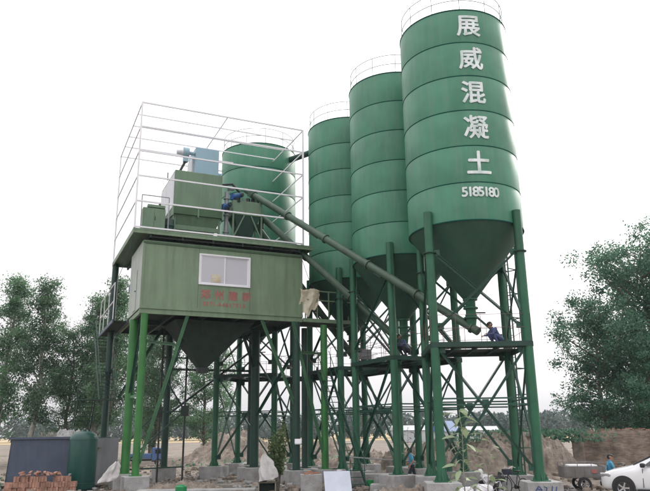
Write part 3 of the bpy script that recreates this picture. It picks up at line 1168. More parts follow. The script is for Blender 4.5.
# knee braces and ties
BR = [((2.42, 0.05, 8.3), (0.42, 0.05, 1.2), 'brace_light'), ((0.42, 0.05, 6.98), (1.9, 0.05, 6.86), 'brace_light'), ((8.12, 0.0, 8.3), (9.82, 0.0, 1.5), 'brace_light'),
      ((8.5, 0.05, 6.7), (9.85, 0.05, 6.7), 'brace_light'), ((0.2, 0.2, 8.2), (0.12, 2.2, 4.4), 'brace_green'), ((0.2, 0.2, 4.4), (0.1, 2.2, 4.4), 'brace_light'),
      ((2.0, 4.2, 8.2), (-0.1, 4.6, 4.4), 'leg_dark'), ((3.0, 2.0, 8.3), (1.4, 2.1, 3.5), 'leg_dark'), ((5.8, 2.0, 8.2), (7.3, 4.1, 6.2), 'leg_dark'),
      ((8.3, 0.2, 6.8), (7.45, 4.1, 3.4), 'brace_green'), ((8.3, 0.2, 3.0), (7.45, 4.1, 6.6), 'leg_dark'), ((6.4, 0.1, 8.3), (8.3, 0.1, 3.9), 'brace_light'),
      ((7.4, 4.2, 3.4), (8.2, 7.3, 6.6), 'leg_dark'), ((3.0, 7.3, 3.6), (8.2, 7.3, 7.6), 'leg_dark'), ((3.0, 7.3, 6.3), (8.2, 7.3, 6.3), 'leg_dark'),
      ((7.42, 4.2, 6.45), (3.2, 4.2, 6.45), 'leg_dark')]
for p, q, m_ in BR[:-1]:
    MB().angle(p, q, 0.11, 0.016, (0.3, -0.95, 0)).build('brace', m_, tower)
# thin lattice frame below the floor at the rear
for a, z in ((3.4, 8.2), (2.05, 8.2)):
    MB().bar((a, 4.25, 0.05), (a, 4.25, z), 0.09, 0.09).build('lattice_post', 'dark_steel', tower)
for p, q in (((3.35, 4.2, 3.75), (1.95, 4.2, 5.9)), ((3.35, 4.2, 3.7), (0.3, 4.3, 1.0)), ((1.9, 4.2, 3.65), (0.5, 4.3, 2.2)), ((1.95, 4.2, 3.65), (3.4, 4.2, 3.72)), ((0.2, 4.3, 0.75), (3.4, 4.2, 0.8)), ((2.05, 4.2, 6.6), (3.4, 4.2, 6.6))):
    MB().bar(p, q, 0.11, 0.07).build('brace', 'leg_dark', tower)
for p in ((3.38, 4.18, 3.72), (1.97, 4.18, 3.65)):
    MB().box(p, (0.42, 0.03, 0.55)).build('gusset_plate', 'dark_steel', tower)
# railed balcony on the right
MB().box((10.27, 0.85, 8.42), (3.2, 1.75, 0.05)).build('balcony_deck', 'black_under', tower)
for b in (0.0, 1.7):
    MB().bar((8.70, b, 8.42), (11.9, b, 8.42), 0.10, 0.2).build('balcony_beam', 'olive', tower)
MB().bar((11.86, 0.05, 8.42), (11.86, 1.65, 8.42), 0.10, 0.2).build('balcony_beam', 'olive', tower)
for a in (8.85, 9.55, 10.25, 10.85, 11.86):
    MB().bar((a, 0.0, 8.5), (a, 0.0, 10.05), 0.055).build('rail_post', 'olive', tower)
for b in (0.85, 1.7):
    MB().bar((11.86, b, 8.5), (11.86, b, 10.05), 0.055).build('rail_post', 'olive', tower)
for z in (10.07, 9.55):
    MB().bar((8.8, 0, z), (11.89, 0, z), 0.06).build('guard_rail', 'olive', tower)
    MB().bar((11.86, 0.03, z), (11.86, 1.72, z), 0.06).build('guard_rail', 'olive', tower)
# landing with a white rail on the left
MB().box((-0.42, 6.9, 8.42), (0.8, 6.4, 0.05)).build('landing_deck', 'black_under', tower)
for a in (-0.82, -0.06):
    MB().bar((a, 3.6, 8.40), (a, 10.1, 8.40), 0.07, 0.18).build('landing_beam', 'bin_blue', tower)
for b in (3.75, 6.0, 8.2, 10.05):
    MB().bar((-0.82, b, 8.45), (-0.82, b, 10.5), 0.045).build('rail_post', 'white_paint', tower)
for z in (10.5, 9.5):
    MB().bar((-0.82, 3.7, z), (-0.82, 10.1, z), 0.05).build('guard_rail', 'white_paint', tower)
# red lettering under the window
for k, ch in enumerate('郑州建新'):
    m = text_mesh(ch, 0.52, 0.014)
    m.v = [(2.98 + 0.27 + k * 0.74 + x, -0.032 - z, 9.42 + y) for x, y, z in m.v]
    m.build('lettering', 'letter_red', tower)
m = text_mesh('0371-64617315', 0.30, 0.008, spacing=1.22)
m.v = [(4.25 + x, -0.032 - z, 8.95 + y) for x, y, z in m.v]
m.build('lettering', 'letter_red', tower)


# stairs below the landing
def stair(name, label, p, q, wdt, n, mtl='leg_dark', rail=True):
    p, q = Vector(p), Vector(q)
    r = thing(name, label, 'stairs', (p.x, p.y, p.z))
    d = q - p
    hd = Vector((d.x, d.y, 0)).normalized()
    s = Vector((-hd.y, hd.x, 0))
    for k in (-1, 1):
        MB().bar(p + s * wdt / 2 * k, q + s * wdt / 2 * k, 0.05, 0.2).build('stringer', mtl, r, True)
        if rail:
            MB().tube(p + s * wdt / 2 * k + Vector((0, 0, 0.95)), q + s * wdt / 2 * k + Vector((0, 0, 0.95)), 0.022, n=6).build('handrail', mtl, r, True)
            for t in (0.05, 0.5, 0.95):
                a = p + d * t + s * wdt / 2 * k
                MB().tube(a, a + Vector((0, 0, 0.95)), 0.02, n=6).build('rail_post', mtl, r, True)
    for i in range(n):
        c = p + d * ((i + 0.5) / n)
        MB().box(c, (0.24, wdt - 0.06, 0.03), math.atan2(hd.y, hd.x)).build('tread', mtl, r, True)
    return r


stair('steel_stairs', 'upper flight of dark steel stairs below the landing left of the control room', HW(-0.62, 5.2, 4.3), HW(-0.62, 10.2, 8.35), 0.85, 18)
stair('steel_stairs', 'lower flight of dark steel stairs reaching the ground behind the green tank', HW(-1.7, 9.6, 0.1), HW(-1.7, 5.2, 4.3), 0.85, 18)
sl_ = MB().box((0, 0, 0), (2.2, 1.0, 0.06))
o = sl_.build('stair_landing', 'leg_dark')
o.location = HW(-1.15, 4.7, 4.3)
o.rotation_euler = (0, 0, HA)
tag(o, 'small dark steel landing between the two stair flights', 'landing')
stair('ladder_stairs', 'steep green steel stairs climbing from the yard to the silo platforms', (1.45, 32.6, 0.05), (-0.2, 37.6, 5.9), 0.7, 20, 'brace_green')


# white cage on the upper platform
cage = thing('white_cage', 'open cage of thin white bars standing on top of the control room tower', 'cage', tuple(HO), HA)
A0, A1, B0, B1, CZ = -0.55, 8.62, -0.28, 7.7, 19.5
lev = [PZ + 0.05 + (CZ - PZ - 0.05) * k / 5 for k in range(6)]
for a in (A0, A1):
    for b in (B0, B1):
        MB().bar((a, b, PZ), (a, b, CZ + 0.03), 0.085).build('post', 'white_paint', cage)
for k, z in enumerate(lev):
    MB().bar((A0, B0 - 0.01, z), (A1, B0 - 0.01, z), 0.06, 0.075).build('rail', 'white_paint', cage)
    for a in (A0, A1):
        MB().bar((a, B0 + 0.04, z), (a, B1 - 0.04, z), 0.05, 0.06).build('rail', 'white_paint', cage)
    if k in (0, 5):
        MB().bar((A0, B1, z), (A1, B1, z), 0.05, 0.06).build('rail', 'white_paint', cage)
for k in range(1, 5):
    b = B0 + (B1 - B0) * k / 5
    MB().bar((A0 + 0.03, b, CZ + 0.035), (A1 - 0.03, b, CZ + 0.035), 0.045, 0.06).build('roof_bar', 'white_paint', cage)
MB().bar((4.15, B0, CZ + 0.085), (4.15, B1, CZ + 0.085), 0.045, 0.045).build('roof_bar', 'white_paint', cage)


def hthing(name, label, cat, a, b, z=0.0):
    p = HW(a, b, z)
    return thing(name, label, cat, tuple(p), HA)


# machines on the upper platform (local: origin at their base)
t = hthing('batching_hopper', 'large boxy green hopper with a pale left side inside the white cage', 'hopper', 3.05, 3.4, PZ)
MB().box((0, 0, 3.06), (2.7, 3.8, 2.10)).build('upper_bin', 'green_machine', t, bevel=0.03)
MB().box((-1.375, 0.0, 2.95), (0.03, 3.7, 1.95)).build('side_sheet', 'pale_sheet', t)
MB().box((0.02, -0.05, 1.76), (2.8, 3.9, 0.45)).build('dark_band', 'olive_dark', t)
for x in (-1.38, 0.0, 1.38):
    MB().box((x, -1.9, 1.70), (0.07, 0.26, 0.55)).build('rib', 'green_machine', t)
MB().add([(-1.3, -1.85, 1.54), (1.3, -1.85, 1.54), (1.3, 1.85, 1.54), (-1.3, 1.85, 1.54), (-1.0, -1.4, 0.55), (1.0, -1.4, 0.55), (1.0, 1.4, 0.55), (-1.0, 1.4, 0.55)],
         [(0, 1, 5, 4), (1, 2, 6, 5), (2, 3, 7, 6), (3, 0, 4, 7), (4, 5, 6, 7)]).build('lower_bin', 'green_machine', t)
for x in (-1.25, 1.25):
    for y in (-1.75, 1.75):
        MB().bar((x, y, -0.08), (x, y, 1.6), 0.12).build('leg', 'green_machine', t)
MB().box((0, -1.72, 0.85), (2.5, 0.1, 0.25)).build('cross_beam', 'green_machine', t)
MB().bar((-1.4, 0, 4.12), (-1.4, 0.01, 4.6), 0.05).build('vent_pipe', 'dark_steel', t)

t = hthing('dust_collector', 'pale blue dust collector box on top of the green hopper', 'dust collector', 3.55, 2.75, PZ + 4.11)
MB().box((0, 0, 0.83), (1.36, 1.9, 1.66)).build('housing', 'pale_blue', t, bevel=0.025)
MB().box((-0.72, 0.1, 0.65), (0.10, 1.2, 1.1)).build('side_door', 'pale_sheet', t)
MB().box((0, 0, 0.03), (1.44, 1.98, 0.06)).build('flange', 'dark_steel', t)
for z in (0.55, 1.25):
    MB().box((0.69, -0.4, z), (0.03, 0.4, 0.3)).build('side_hatch', 'pale_blue', t)
MB().tube((0.70, -0.3, 0.35), (1.02, -0.3, 0.35), 0.16, n=14).build('outlet_pipe', 'pale_blue', t, smooth=40)

t = hthing('blower_fan', 'small blue blower with a pale motor on the left of the dust collector', 'fan', 2.62, 2.0, PZ + 4.11)
MB().tube((-0.12, 0, 1.30), (0.24, 0, 1.30), 0.11, n=14).build('duct', 'pale_blue', t, smooth=40)
MB().tube((-0.42, 0, 1.30), (-0.12, 0, 1.30), 0.30, n=20).build('fan_casing', 'pale_blue', t, smooth=40)
MB().tube((-0.80, 0, 1.28), (-0.43, 0, 1.28), 0.13, 0.17, n=16).build('motor', 'pale_sheet', t, smooth=40)
MB().box((-0.28, 0, 0.88), (0.26, 0.3, 0.3)).build('bracket', 'pale_blue', t)
MB().bar((-0.28, 0, 0.78), (-0.62, 0.15, 0.0), 0.11).build('support_strut', 'dark_steel', t)

t = hthing('weigh_hopper', 'small green weighing hopper where the screw conveyors end', 'hopper', 5.92, 2.15, PZ)
MB().box((0, 0, 2.35), (1.74, 1.3, 0.84)).build('bin', 'green_machine', t, bevel=0.02)
MB().add([(-.8, -.6, 1.95), (.8, -.6, 1.95), (.8, .6, 1.95), (-.8, .6, 1.95), (-.3, -.3, 0.6), (.3, -.3, 0.6), (.3, .3, 0.6), (-.3, .3, 0.6)],
         [(0, 1, 5, 4), (1, 2, 6, 5), (2, 3, 7, 6), (3, 0, 4, 7)]).build('cone', 'leg_dark', t)
for x in (-0.84, 0.84):
    for y in (-0.62, 0.62):
        MB().bar((x, y, -0.08), (x, y, 1.95), 0.09).build('leg', 'green_machine', t)
MB().bar((-0.8, -0.66, 0.6), (-0.2, -0.66, 1.9), 0.07).build('strut', 'green_machine', t)
MB().bar((0.8, -0.66, 0.6), (0.2, -0.66, 1.9), 0.07).build('strut', 'green_machine', t)
for x in (0.25, 0.55):
    MB().tube((x, 0.1, 2.77), (x, 0.1, 3.20), 0.13, n=12).build('inlet_sleeve', 'dark_steel', t, smooth=40)
MB().tube((-0.1, -0.2, 2.77), (-0.1, -0.2, 3.05), 0.15, n=12).build('vent_cap', 'green_machine', t, smooth=40)


def motor(label, a, b, z, rot):
    t = hthing('gear_motor', label, 'motor', a, b, z)
    d = Vector((math.cos(rot), math.sin(rot), 0.0))
    MB().tube((0, 0, 0), d * 0.5, 0.15, n=16).build('motor_body', 'motor_blue', t, smooth=40)
    MB().tube(d * 0.5, d * 0.62, 0.12, 0.10, n=16).build('fan_cover', 'dark_steel', t, smooth=40)
    MB().box(d * -0.12, (0.24, 0.3, 0.36), rot).build('gear_box', 'motor_blue', t)
    MB().box(d * 0.2 + Vector((0, 0, -0.25)), (0.3, 0.16, 0.25), rot).build('foot', 'dark_steel', t)


motor('blue gear motor at the lower right corner of the large green hopper', 4.62, 1.5, 14.85, R(-80))
motor('blue gear motor beside the top of the small weighing hopper', 5.22, 1.75, 15.62, R(-60))
t = hthing('vent_pipe', 'grey vertical dust pipe between the two green hoppers', 'pipe', 4.78, 1.9, PZ)
MB().path([(0, 0, 0.4), (0, 0, 3.3), (0.1, 0, 3.55), (0.4, 0.1, 3.6)], 0.12, 12).build('pipe', 'grey_steel', t, smooth=50)
for z in (0.9, 1.9, 2.9):
    MB().lathe([(0.12, z - .03), (0.18, z - .03), (0.18, z + .03), (0.12, z + .03)], n=16).build('flange', 'grey_steel', t)
MB().path([(-0.35, 0, 3.7), (0.3, 0, 3.85), (0.95, 0.2, 3.35)], 0.075, 8).build('hose', 'dark_steel', t, smooth=50)

t = hthing('control_cabinet', 'green cabinet in a thin pipe frame at the left corner of the cage', 'cabinet', 0.5, 0.75, PZ)
MB().box((0, 0, 0.73), (1.16, 0.7, 1.25)).build('housing', 'green_machine', t, bevel=0.02)
for x in (-0.285, 0.285):
    MB().box((x, -0.36, 0.72), (0.53, 0.025, 1.1)).build('door', 'green_machine', t)
MB().box((0.05, -0.385, 0.8), (0.03, 0.03, 0.2)).build('handle', 'dark_steel', t)
MB().box((0.1, -0.2, 1.46), (0.9, 0.35, 0.14)).build('top_box', 'green_machine', t)
MB().tube((0.3, -0.1, 1.35), (0.3, -0.1, 1.68), 0.06, n=10).build('vent_cap', 'dark_steel', t)
fr = MB()
for x in (-0.68, 0.72):
    fr.tube((x, -0.45, -0.05), (x, -0.45, 1.98), 0.028, n=6)
fr.tube((-0.68, -0.45, 1.98), (0.72, -0.45, 1.98), 0.028, n=6)
fr.build('pipe_frame', 'grey_steel', t)
t = hthing('hydraulic_drum', 'dark drum standing between the cabinet and the large green hopper', 'drum', 1.42, 1.2, PZ)
MB().lathe([(0.01, 1.05), (0.27, 1.05), (0.29, 1.02), (0.29, 0.7), (0.305, 0.68), (0.29, 0.66), (0.29, 0.36), (0.305, 0.34), (0.29, 0.32), (0.29, -0.05), (0.01, -0.05)], n=24).build('drum_body', 'leg_dark', t, smooth=40)


# screw conveyors
def conveyor(label, p, q, r=0.185):
    p, q = Vector(p), Vector(q)
    t = thing('screw_conveyor', label, 'conveyor', tuple(q), 0, 'inclined screw conveyors')
    d = (q - p).normalized()
    a = Vector((0, 0, 1))
    x = d.cross(a).normalized()
    y = x.cross(d).normalized()
    MB().tube(p, q + d * 0.35, r, n=20).build('tube', 'conveyor_green', t, True, smooth=40)
    L = (q - p).length
    k = max(2, int(L / 3.2))
    for i in range(k + 1):
        c = p + d * (L * i / k)
        MB().tube(c - d * 0.035, c + d * 0.035, r + 0.06, n=20).build('flange', 'conveyor_green', t, True, smooth=40)
    # inlet funnel at the low end
    MB().tube(q, Vector((q.x, q.y, q.z + 0.55)), r * 0.95, 0.26, n=16).build('inlet_funnel', 'leg_green', t, True, smooth=40)
    # drive at the high end
    MB().box(p - d * 0.18, (0.42, 0.3, 0.42), rot=Matrix((x, d, y)).transposed()).build('gear_box', 'conveyor_green', t, True)
    MB().tube(p - d * 0.3, p - d * 0.85, 0.16, n=16).build('drive_motor', 'conveyor_green', t, True, smooth=40)
    MB().tube(p + d * 0.3, p + d * 0.3 + Vector((0, 0, -0.7)), 0.15, n=12).build('discharge_spout', 'leg_dark', t, True, smooth=40)
    # belly hatches
    for f in (0.35, 0.65):
        c = p + d * (L * f) - y * (r + 0.01)
        MB().box(c, (0.16, 0.5, 0.05), rot=Matrix((x, d, y)).transposed()).build('hatch', 'leg_dark', t, True)


conveyor('long upper screw conveyor running from the cage to the lettered silo', HW(6.45, 2.0, 15.95), (6.27, 28.97, 6.78))
conveyor('screw conveyor running from the cage to the second silo', HW(6.9, 2.5, 15.0), (3.96, 34.37, 6.72))
conveyor('short screw conveyor running from the tower to the third silo', HW(7.2, 3.1, 14.2), (1.53, 39.6, 6.75))
conveyor('screw conveyor hidden mostly behind the tower going to the silo behind the cage', HW(6.4, 4.6, 13.6), (-4.45, 43.17, 6.75))

t = thing('fill_pipe', 'dark horizontal pipe joining the tops of two silos right of the cage', 'pipe', (-2.2, 42.0, 20.0))
MB().tube((-2.6, 42.2, 20.0), (-0.4, 40.9, 20.25), 0.2, n=14).build('pipe', 'leg_dark', t, True, smooth=40)
for f in (0.1, 0.9):
    c = Vector((-2.6, 42.2, 20.0)).lerp(Vector((-0.4, 40.9, 20.25)), f)
    e = Vector((2.2, -1.3, 0.25)).normalized()
    MB().tube(c - e * 0.04, c + e * 0.04, 0.27, n=14).build('flange', 'leg_dark', t, True, smooth=40)

# grey electric box on the platforms
t = thing('electric_box', 'pale grey electric box standing on the silo platform beside the stairs', 'box', (2.1, 38.05, DECK), R(20))
MB().box((0, 0, 0.72), (0.8, 0.35, 0.55)).build('housing', 'grey_steel', t, bevel=0.02)
MB().box((0, -0.185, 0.72), (0.7, 0.02, 0.46)).build('door', 'bin_grey', t)
for x in (-0.3, 0.3):
    MB().bar((x, 0, -0.03), (x, 0, 0.45), 0.05).build('leg', 'dark_steel', t)


# patterned cloth over the balcony rail
def cloth():
    n, k = 22, 26
    vs, fs = [], []
    for j in range(k + 1):
        for i in range(n + 1):
            s, t = i / n, j / k
            top = 10.14 - 0.05 * math.sin(s * 7)
            ln = 1.5 - 0.75 * abs(s - 0.42) ** 1.2 * 1.6 + 0.10 * math.sin(s * 17)
            dr = t * (ln + 0.35) - 0.35
            if dr < 0:
                b, z = -0.05 - dr * 0.9, top + 0.03 - abs(dr) * 0.9
            else:
                b = -0.07 - 0.045 * math.sin(s * 9 + t * 4) * (0.3 + t) - 0.06 * mnoise.fractal(Vector((s * 4, t * 4, 3)), 0.8, 2, 4)
                z = top - dr
            a = 8.46 + s * 1.15 + 0.12 * t * math.sin(t * 5) + 0.10 * t
            vs.append(HW(a, b, z))
    for j in range(k):
        for i in range(n):
            q = j * (n + 1) + i
            fs.append((q, q + 1, q + n + 2, q + n + 1))
    o = MB().add(vs, fs).build('draped_cloth', 'cloth_cream', smooth=80)
    so = o.modifiers.new('thick', 'SOLIDIFY')
    so.thickness = 0.012
    tag(o, 'dirty cream cloth hanging over the balcony rail beside the control room', 'cloth')


cloth()

t = thing('flood_lamp', 'small white flood lamp fixed low on a leg below the balcony', 'lamp', (-1.5, 36.12, 2.05))
MB().box((0, 0, 0), (0.36, 0.16, 0.26), rot=Matrix.Rotation(R(-25), 3, 'X')).build('housing', 'white_paint', t, bevel=0.02)
MB().box((0, -0.09, -0.03), (0.30, 0.02, 0.2), rot=Matrix.Rotation(R(-25), 3, 'X')).build('lens', 'window_pane', t)
MB().bar((0, 0.05, 0), (0, 0.5, 0.05), 0.04).build('bracket', 'dark_steel', t)


# ------------------------------------------------------------------ yard things at the left
t = thing('steel_bin', 'large dark blue open steel bin at the left of the yard', 'bin', (-13.6, 36.2, 0), R(6))
W2, D2, H2 = 2.15, 1.3, 2.38


def slab(m, q, th):
    q = [Vector(p) for p in q]
    n = (q[1] - q[0]).cross(q[3] - q[0]).normalized() * th
    vs = q + [p + n for p in q]
    m.add(vs, [(0, 1, 2, 3), (7, 6, 5, 4), (0, 4, 5, 1), (1, 5, 6, 2), (2, 6, 7, 3), (3, 7, 4, 0)])
    return m


slab(MB(), [(-W2 - 0.12, -D2, 0.1), (1.75, -D2, 0.1), (1.75, -D2, H2), (-W2, -D2, H2)], -0.05).build('front_wall', 'bin_blue', t)
slab(MB(), [(-W2 - 0.12, D2, 0.1), (W2, D2, 0.1), (W2, D2, H2), (-W2, D2, H2)], 0.05).build('back_wall', 'bin_blue', t)
slab(MB(), [(-W2 - 0.12, -D2, 0.1), (-W2 - 0.12, D2, 0.1), (-W2, D2, H2), (-W2, -D2, H2)], 0.05).build('end_wall', 'bin_blue', t)
slab(MB(), [(1.76, -D2, 0.1), (W2 + 0.35, D2, 0.1), (W2 + 0.35, D2, H2 - 0.03), (1.76, -D2, H2 - 0.03)], 0.05).build('end_wall', 'bin_grey', t)
MB().box((-0.2, -D2 - 0.03, H2 + 0.02), (2 * W2 - 0.2, 0.14, 0.1)).build('top_rim', 'bin_blue', t)
MB().box((-0.25, -D2 - 0.05, 0.12), (2 * W2 - 0.1, 0.2, 0.14)).build('base_rail', 'dark_steel', t)
MB().box((0, 0, 1.9), (2 * W2 - 0.2, 2 * D2 - 0.1, 0.04)).build('fill', 'soil_heap', t)
hp_ = heap('rubble_heap', 'pale rubble heaped in the top of the blue steel bin', (-13.5, 36.3, 1.95), 1.7, 0.95, 0.62, 3.3, 'concrete', 60, flat=3, cat='rubble')
m = MB()
g = random.Random(31)
for i in range(170):
    x, y = g.uniform(-14.7, -12.3), g.uniform(35.8, 36.8)
    hh = g.uniform(0.15, 0.42)
    m.bar((x, y, 2.25), (x + g.uniform(-.12, .12), y + g.uniform(-.1, .1), 2.3 + hh), 0.025)
tag(m.build('straw_stalks', 'bark_pale'), 'pale dry stalks sticking up from the top of the blue steel bin', 'straw', kind='stuff')

t = thing('storage_tank', 'tall dark green cylindrical tank with a domed top beside the blue bin', 'tank', (-11.95, 34.5, 0))
prof = [(0.01, 2.72), (0.25, 2.70), (0.45, 2.64), (0.58, 2.55), (0.65, 2.42), (0.67, 2.3)]
MB().lathe(prof + [(0.67, 0.1), (0.62, 0.0), (0.01, 0.0)], n=48).build('shell', 'tank_green', t, smooth=50)
for z in (2.3, 0.3):
    MB().ring(0.672, 0.012, z, 48).build('weld_ring', 'tank_green', t, smooth=60)
MB().tube((-0.3, -0.6, 0.72), (-0.32, -0.74, 0.72), 0.05, n=12).build('valve', 'grey_steel', t)
MB().tube((0.0, 0, 2.7), (0, 0, 2.8), 0.09, n=14).build('filler_cap', 'tank_green', t)

# brick stack
t = thing('brick_stack', 'stack of reddish bricks in front of the green tank at the bottom left', 'bricks', (-13.1, 32.7, 0), R(4))
bm_ = MB().box((0, 0, 0), (0.235, 0.112, 0.055))
brick_me = bm_.mesh('brick')
brick_me.materials.append(MATS['brick_red'])
g = random.Random(5)


def brick(x, y, z, rz=0.0, tilt=0.0, rx=0.0):
    o = bpy.data.objects.new('brick', brick_me)
    COL.objects.link(o)
    o.parent = t
    o.location = (x, y, z)
    o.rotation_euler = (rx, tilt, rz)
    return o


for k in range(3):                       # courses of bricks stood on end, the top one broken
    for i in range(26):
        for j in range(2):
            if k == 2 and (i in (0, 1, 2, 15, 24, 25) or g.random() < 0.2):
                continue
            x = -1.58 + i * 0.122 + g.uniform(-0.016, 0.016) + 0.03 * k
            brick(x, -0.15 + j * 0.15 + g.uniform(-0.03, 0.03), 0.13 + k * 0.238 + g.uniform(-0.012, 0.012), R(90 + g.uniform(-5, 5)), R(90 + g.uniform(-4, 4)), R(g.uniform(-4, 4)))
for i in range(26):                      # loose bricks thrown on top
    brick(g.uniform(-1.0, 0.75), g.uniform(-0.25, 0.2), 0.78 + 0.06 * g.random() + (0.09 if i % 3 == 0 else 0), g.uniform(0, 3.14), g.uniform(-0.4, 0.4), g.uniform(-0.3, 0.3))


def sack(name, label, c, sx, sy, sz, seed, mtl='sack_white', cat='sack'):
    vs, fs = [], []
    n, m = 40, 28
    for j in range(m + 1):
        th = math.pi * j / m
        for i in range(n):
            ph = 2 * math.pi * i / n
            x, y, z = math.sin(th) * math.cos(ph), math.sin(th) * math.sin(ph), math.cos(th)
            k = 1 + 0.28 * mnoise.fractal(Vector((x * 1.3 + seed, y * 1.3, z * 1.3)), 0.8, 2.2, 4) - 0.12 * abs(mnoise.noise(Vector((x * 4 + z * 3, y * 4, seed * 3 + z * 2))))
            e = lambda q: math.copysign(abs(q) ** 0.75, q)
            vs.append((c[0] + sx * e(x) * k, c[1] + sy * e(y) * k, c[2] + max(-sz * 0.9, sz * e(z) * k)))
    for j in range(m):
        for i in range(n):
            fs.append((j * n + i, j * n + (i + 1) % n, (j + 1) * n + (i + 1) % n, (j + 1) * n + i))
    o = MB().add(vs, fs).build(name, mtl, smooth=50)
    return tag(o, label, cat)



# dark crate with white bag at the bottom centre
t = thing('open_crate', 'small dark open crate at the bottom edge under the white bag', 'crate', (-2.65, 31.0, 0), R(8))
for s in (-1, 1):
    MB().box((0.36 * s, 0, 0.22), (0.04, 0.5, 0.44)).build('side_board', 'bark_pale', t)
MB().box((0, 0.24, 0.22), (0.68, 0.03, 0.44)).build('back_board', 'black_under', t)
MB().box((0, 0, 0.46), (0.78, 0.54, 0.04)).build('top_board', 'bark', t)
MB().box((0, 0, 0.05), (0.68, 0.45, 0.04)).build('bottom_board', 'bark', t)


def hung_bag(label, x, y, zt, h, wd, lean, mtl):
    vs, fs = [], []
    n, k = 42, 26
    for j in range(k + 1):
        tt = j / k
        wdt = wd * (0.16 + 0.98 * math.sin(min(1, tt * 1.15) * math.pi * 0.62))
        for i in range(n):
            ph = 2 * math.pi * i / n
            f = 1 + 0.22 * math.sin(ph * 3 + tt * 3) + 0.16 * math.sin(ph * 7 - tt * 4) + 0.3 * mnoise.noise(Vector((math.cos(ph) * 2, math.sin(ph) * 2 + x, tt * 4)))
            vs.append((x + lean * tt + wdt * math.cos(ph) * f, y + 0.15 * math.sin(ph) * f * (0.4 + tt), zt - h * tt + 0.12 * math.cos(ph) * tt + 0.05 * math.sin(ph * 2)))
    for j in range(k):
        for i in range(n):
            fs.append((j * n + i, (j + 1) * n + i, (j + 1) * n + (i + 1) % n, j * n + (i + 1) % n))
    fs.append(tuple(range(n)))
    fs.append(tuple(reversed(range(k * n, (k + 1) * n))))
    o = MB().add(vs, fs).build('white_bag', mtl, smooth=50)
    tag(o, label, 'bag')


hung_bag('white cloth bag hanging over the dark crate beside the leafy bush', -2.78, 30.85, 1.62, 1.05, 0.30, 0.22, 'sack_grey')
hung_bag('crumpled pale plastic bag slumped on the footing beside the front corner leg', -9.62, 32.35, 1.32, 0.85, 0.30, -0.42, 'sack_grey')


def slab_thing(name, label, cat, c, size, rot, mtl, bevel=0.02):
    o = MB().box((0, 0, 0), size).build(name, mtl, bevel=bevel)
    o.location = c
    o.rotation_euler = rot
    return tag(o, label, cat)


slab_thing('white_sheet', 'pale sloping sheet leaning at the bottom centre below the stairs', 'sheet', (0.42, 30.6, 0.42), (1.15, 0.05, 1.15), (R(-38), 0, R(6)), 'sheet_blue', 0.01)
slab_thing('concrete_block', 'grey concrete block under the loose orange bricks beside the pale sheet', 'block', (-0.75, 31.6, 0.36), (0.95, 0.7, 0.75), (0, 0, R(5)), 'concrete')
slab_thing('white_jug', 'small white container standing right of the balcony leg foot', 'container', (0.55, 33.6, 0.62), (0.26, 0.22, 0.38), (0, 0, 0.2), 'sack_white', 0.05)
slab_thing('concrete_block', 'low grey concrete block left of the walking man', 'block', (2.35, 33.9, 0.28), (1.5, 0.8, 0.6), (0, 0, R(-4)), 'concrete')
slab_thing('concrete_slab', 'long low concrete slab on the ground in front of the footings', 'slab', (3.6, 31.9, 0.12), (3.4, 0.8, 0.26), (0, 0, R(-7)), 'concrete')
slab_thing('concrete_slab', 'flat pale concrete strip running across the bottom left of the yard', 'slab', (-5.8, 31.6, 0.05), (5.2, 0.9, 0.22), (0, 0, R(3)), 'concrete')
for i, (x, y, z, a) in enumerate([(-0.95, 31.45, 0.77, 0.2), (-0.65, 31.5, 0.77, 1.2), (-0.5, 31.7, 0.77, 0.6), (-0.8, 31.6, 0.835, 0.9)]):
    o = slab_thing('loose_brick', ['orange brick at the left end of the small pile on the concrete block', 'orange brick in the middle of the small pile on the concrete block',
                                   'orange brick at the right end of the small pile on the concrete block', 'orange brick lying on top of the small pile on the block'][i], 'brick',
                   (x, y, z), (0.24, 0.115, 0.06), (0, 0.05, a), 'orange_brick', 0.006)
    o['group'] = 'loose bricks on the concrete block'
for i in range(7):
    o = slab_thing('loose_brick', 'orange brick lying on the ground in front of the lettered silo', 'brick', (6.3 + 0.24 * i + 0.1 * math.sin(i * 5), 27.2 + 0.12 * math.cos(i * 3), 0.03 + 0.05 * (i % 3)),
                   (0.24, 0.115, 0.06), (0.1 * math.sin(i), 0.12 * math.cos(i * 2), i * 1.1), 'orange_brick', 0.006)
    o['group'] = 'orange bricks on the ground in front of the lettered silo'

t = thing('green_bucket', 'small green bucket standing left of the walking man', 'bucket', (1.95, 32.9, 0.0))
MB().lathe([(0.01, 0.02), (0.13, 0.02), (0.165, 0.36), (0.155, 0.36), (0.12, 0.05), (0.01, 0.05)], n=24).build('bucket_body', 'bucket_green', t, smooth=40)
MB().path([(0.16 * math.cos(a), 0, 0.36 + 0.12 * math.sin(a)) for a in np.linspace(0, math.pi, 10)], 0.006, 5).build('handle', 'dark_steel', t)
t = thing('steel_reel', 'small dark wheel lying by the green bucket', 'wheel', (2.45, 32.7, 0.28))
tp = MB()
tp.tube((0, -0.05, 0), (0, 0.05, 0), 0.26, n=24)
tp.build('rim', 'grey_steel', t, smooth=40)
MB().tube((0, -0.09, 0), (0, 0.09, 0), 0.08, n=14).build('hub', 'dark_steel', t, smooth=40)
t = thing('green_drum', 'small bright green lid at the bottom edge left of the crate', 'drum', (-6.2, 30.2, 0))
MB().lathe([(0.01, 0.42), (0.2, 0.42), (0.24, 0.38), (0.24, 0.0), (0.01, 0.0)], n=28).build('drum_body', 'bucket_green', t, smooth=40)
MB().lathe([(0.01, 0.46), (0.12, 0.46), (0.14, 0.41), (0.01, 0.41)], n=20).build('lid', 'bucket_green', t, smooth=40)

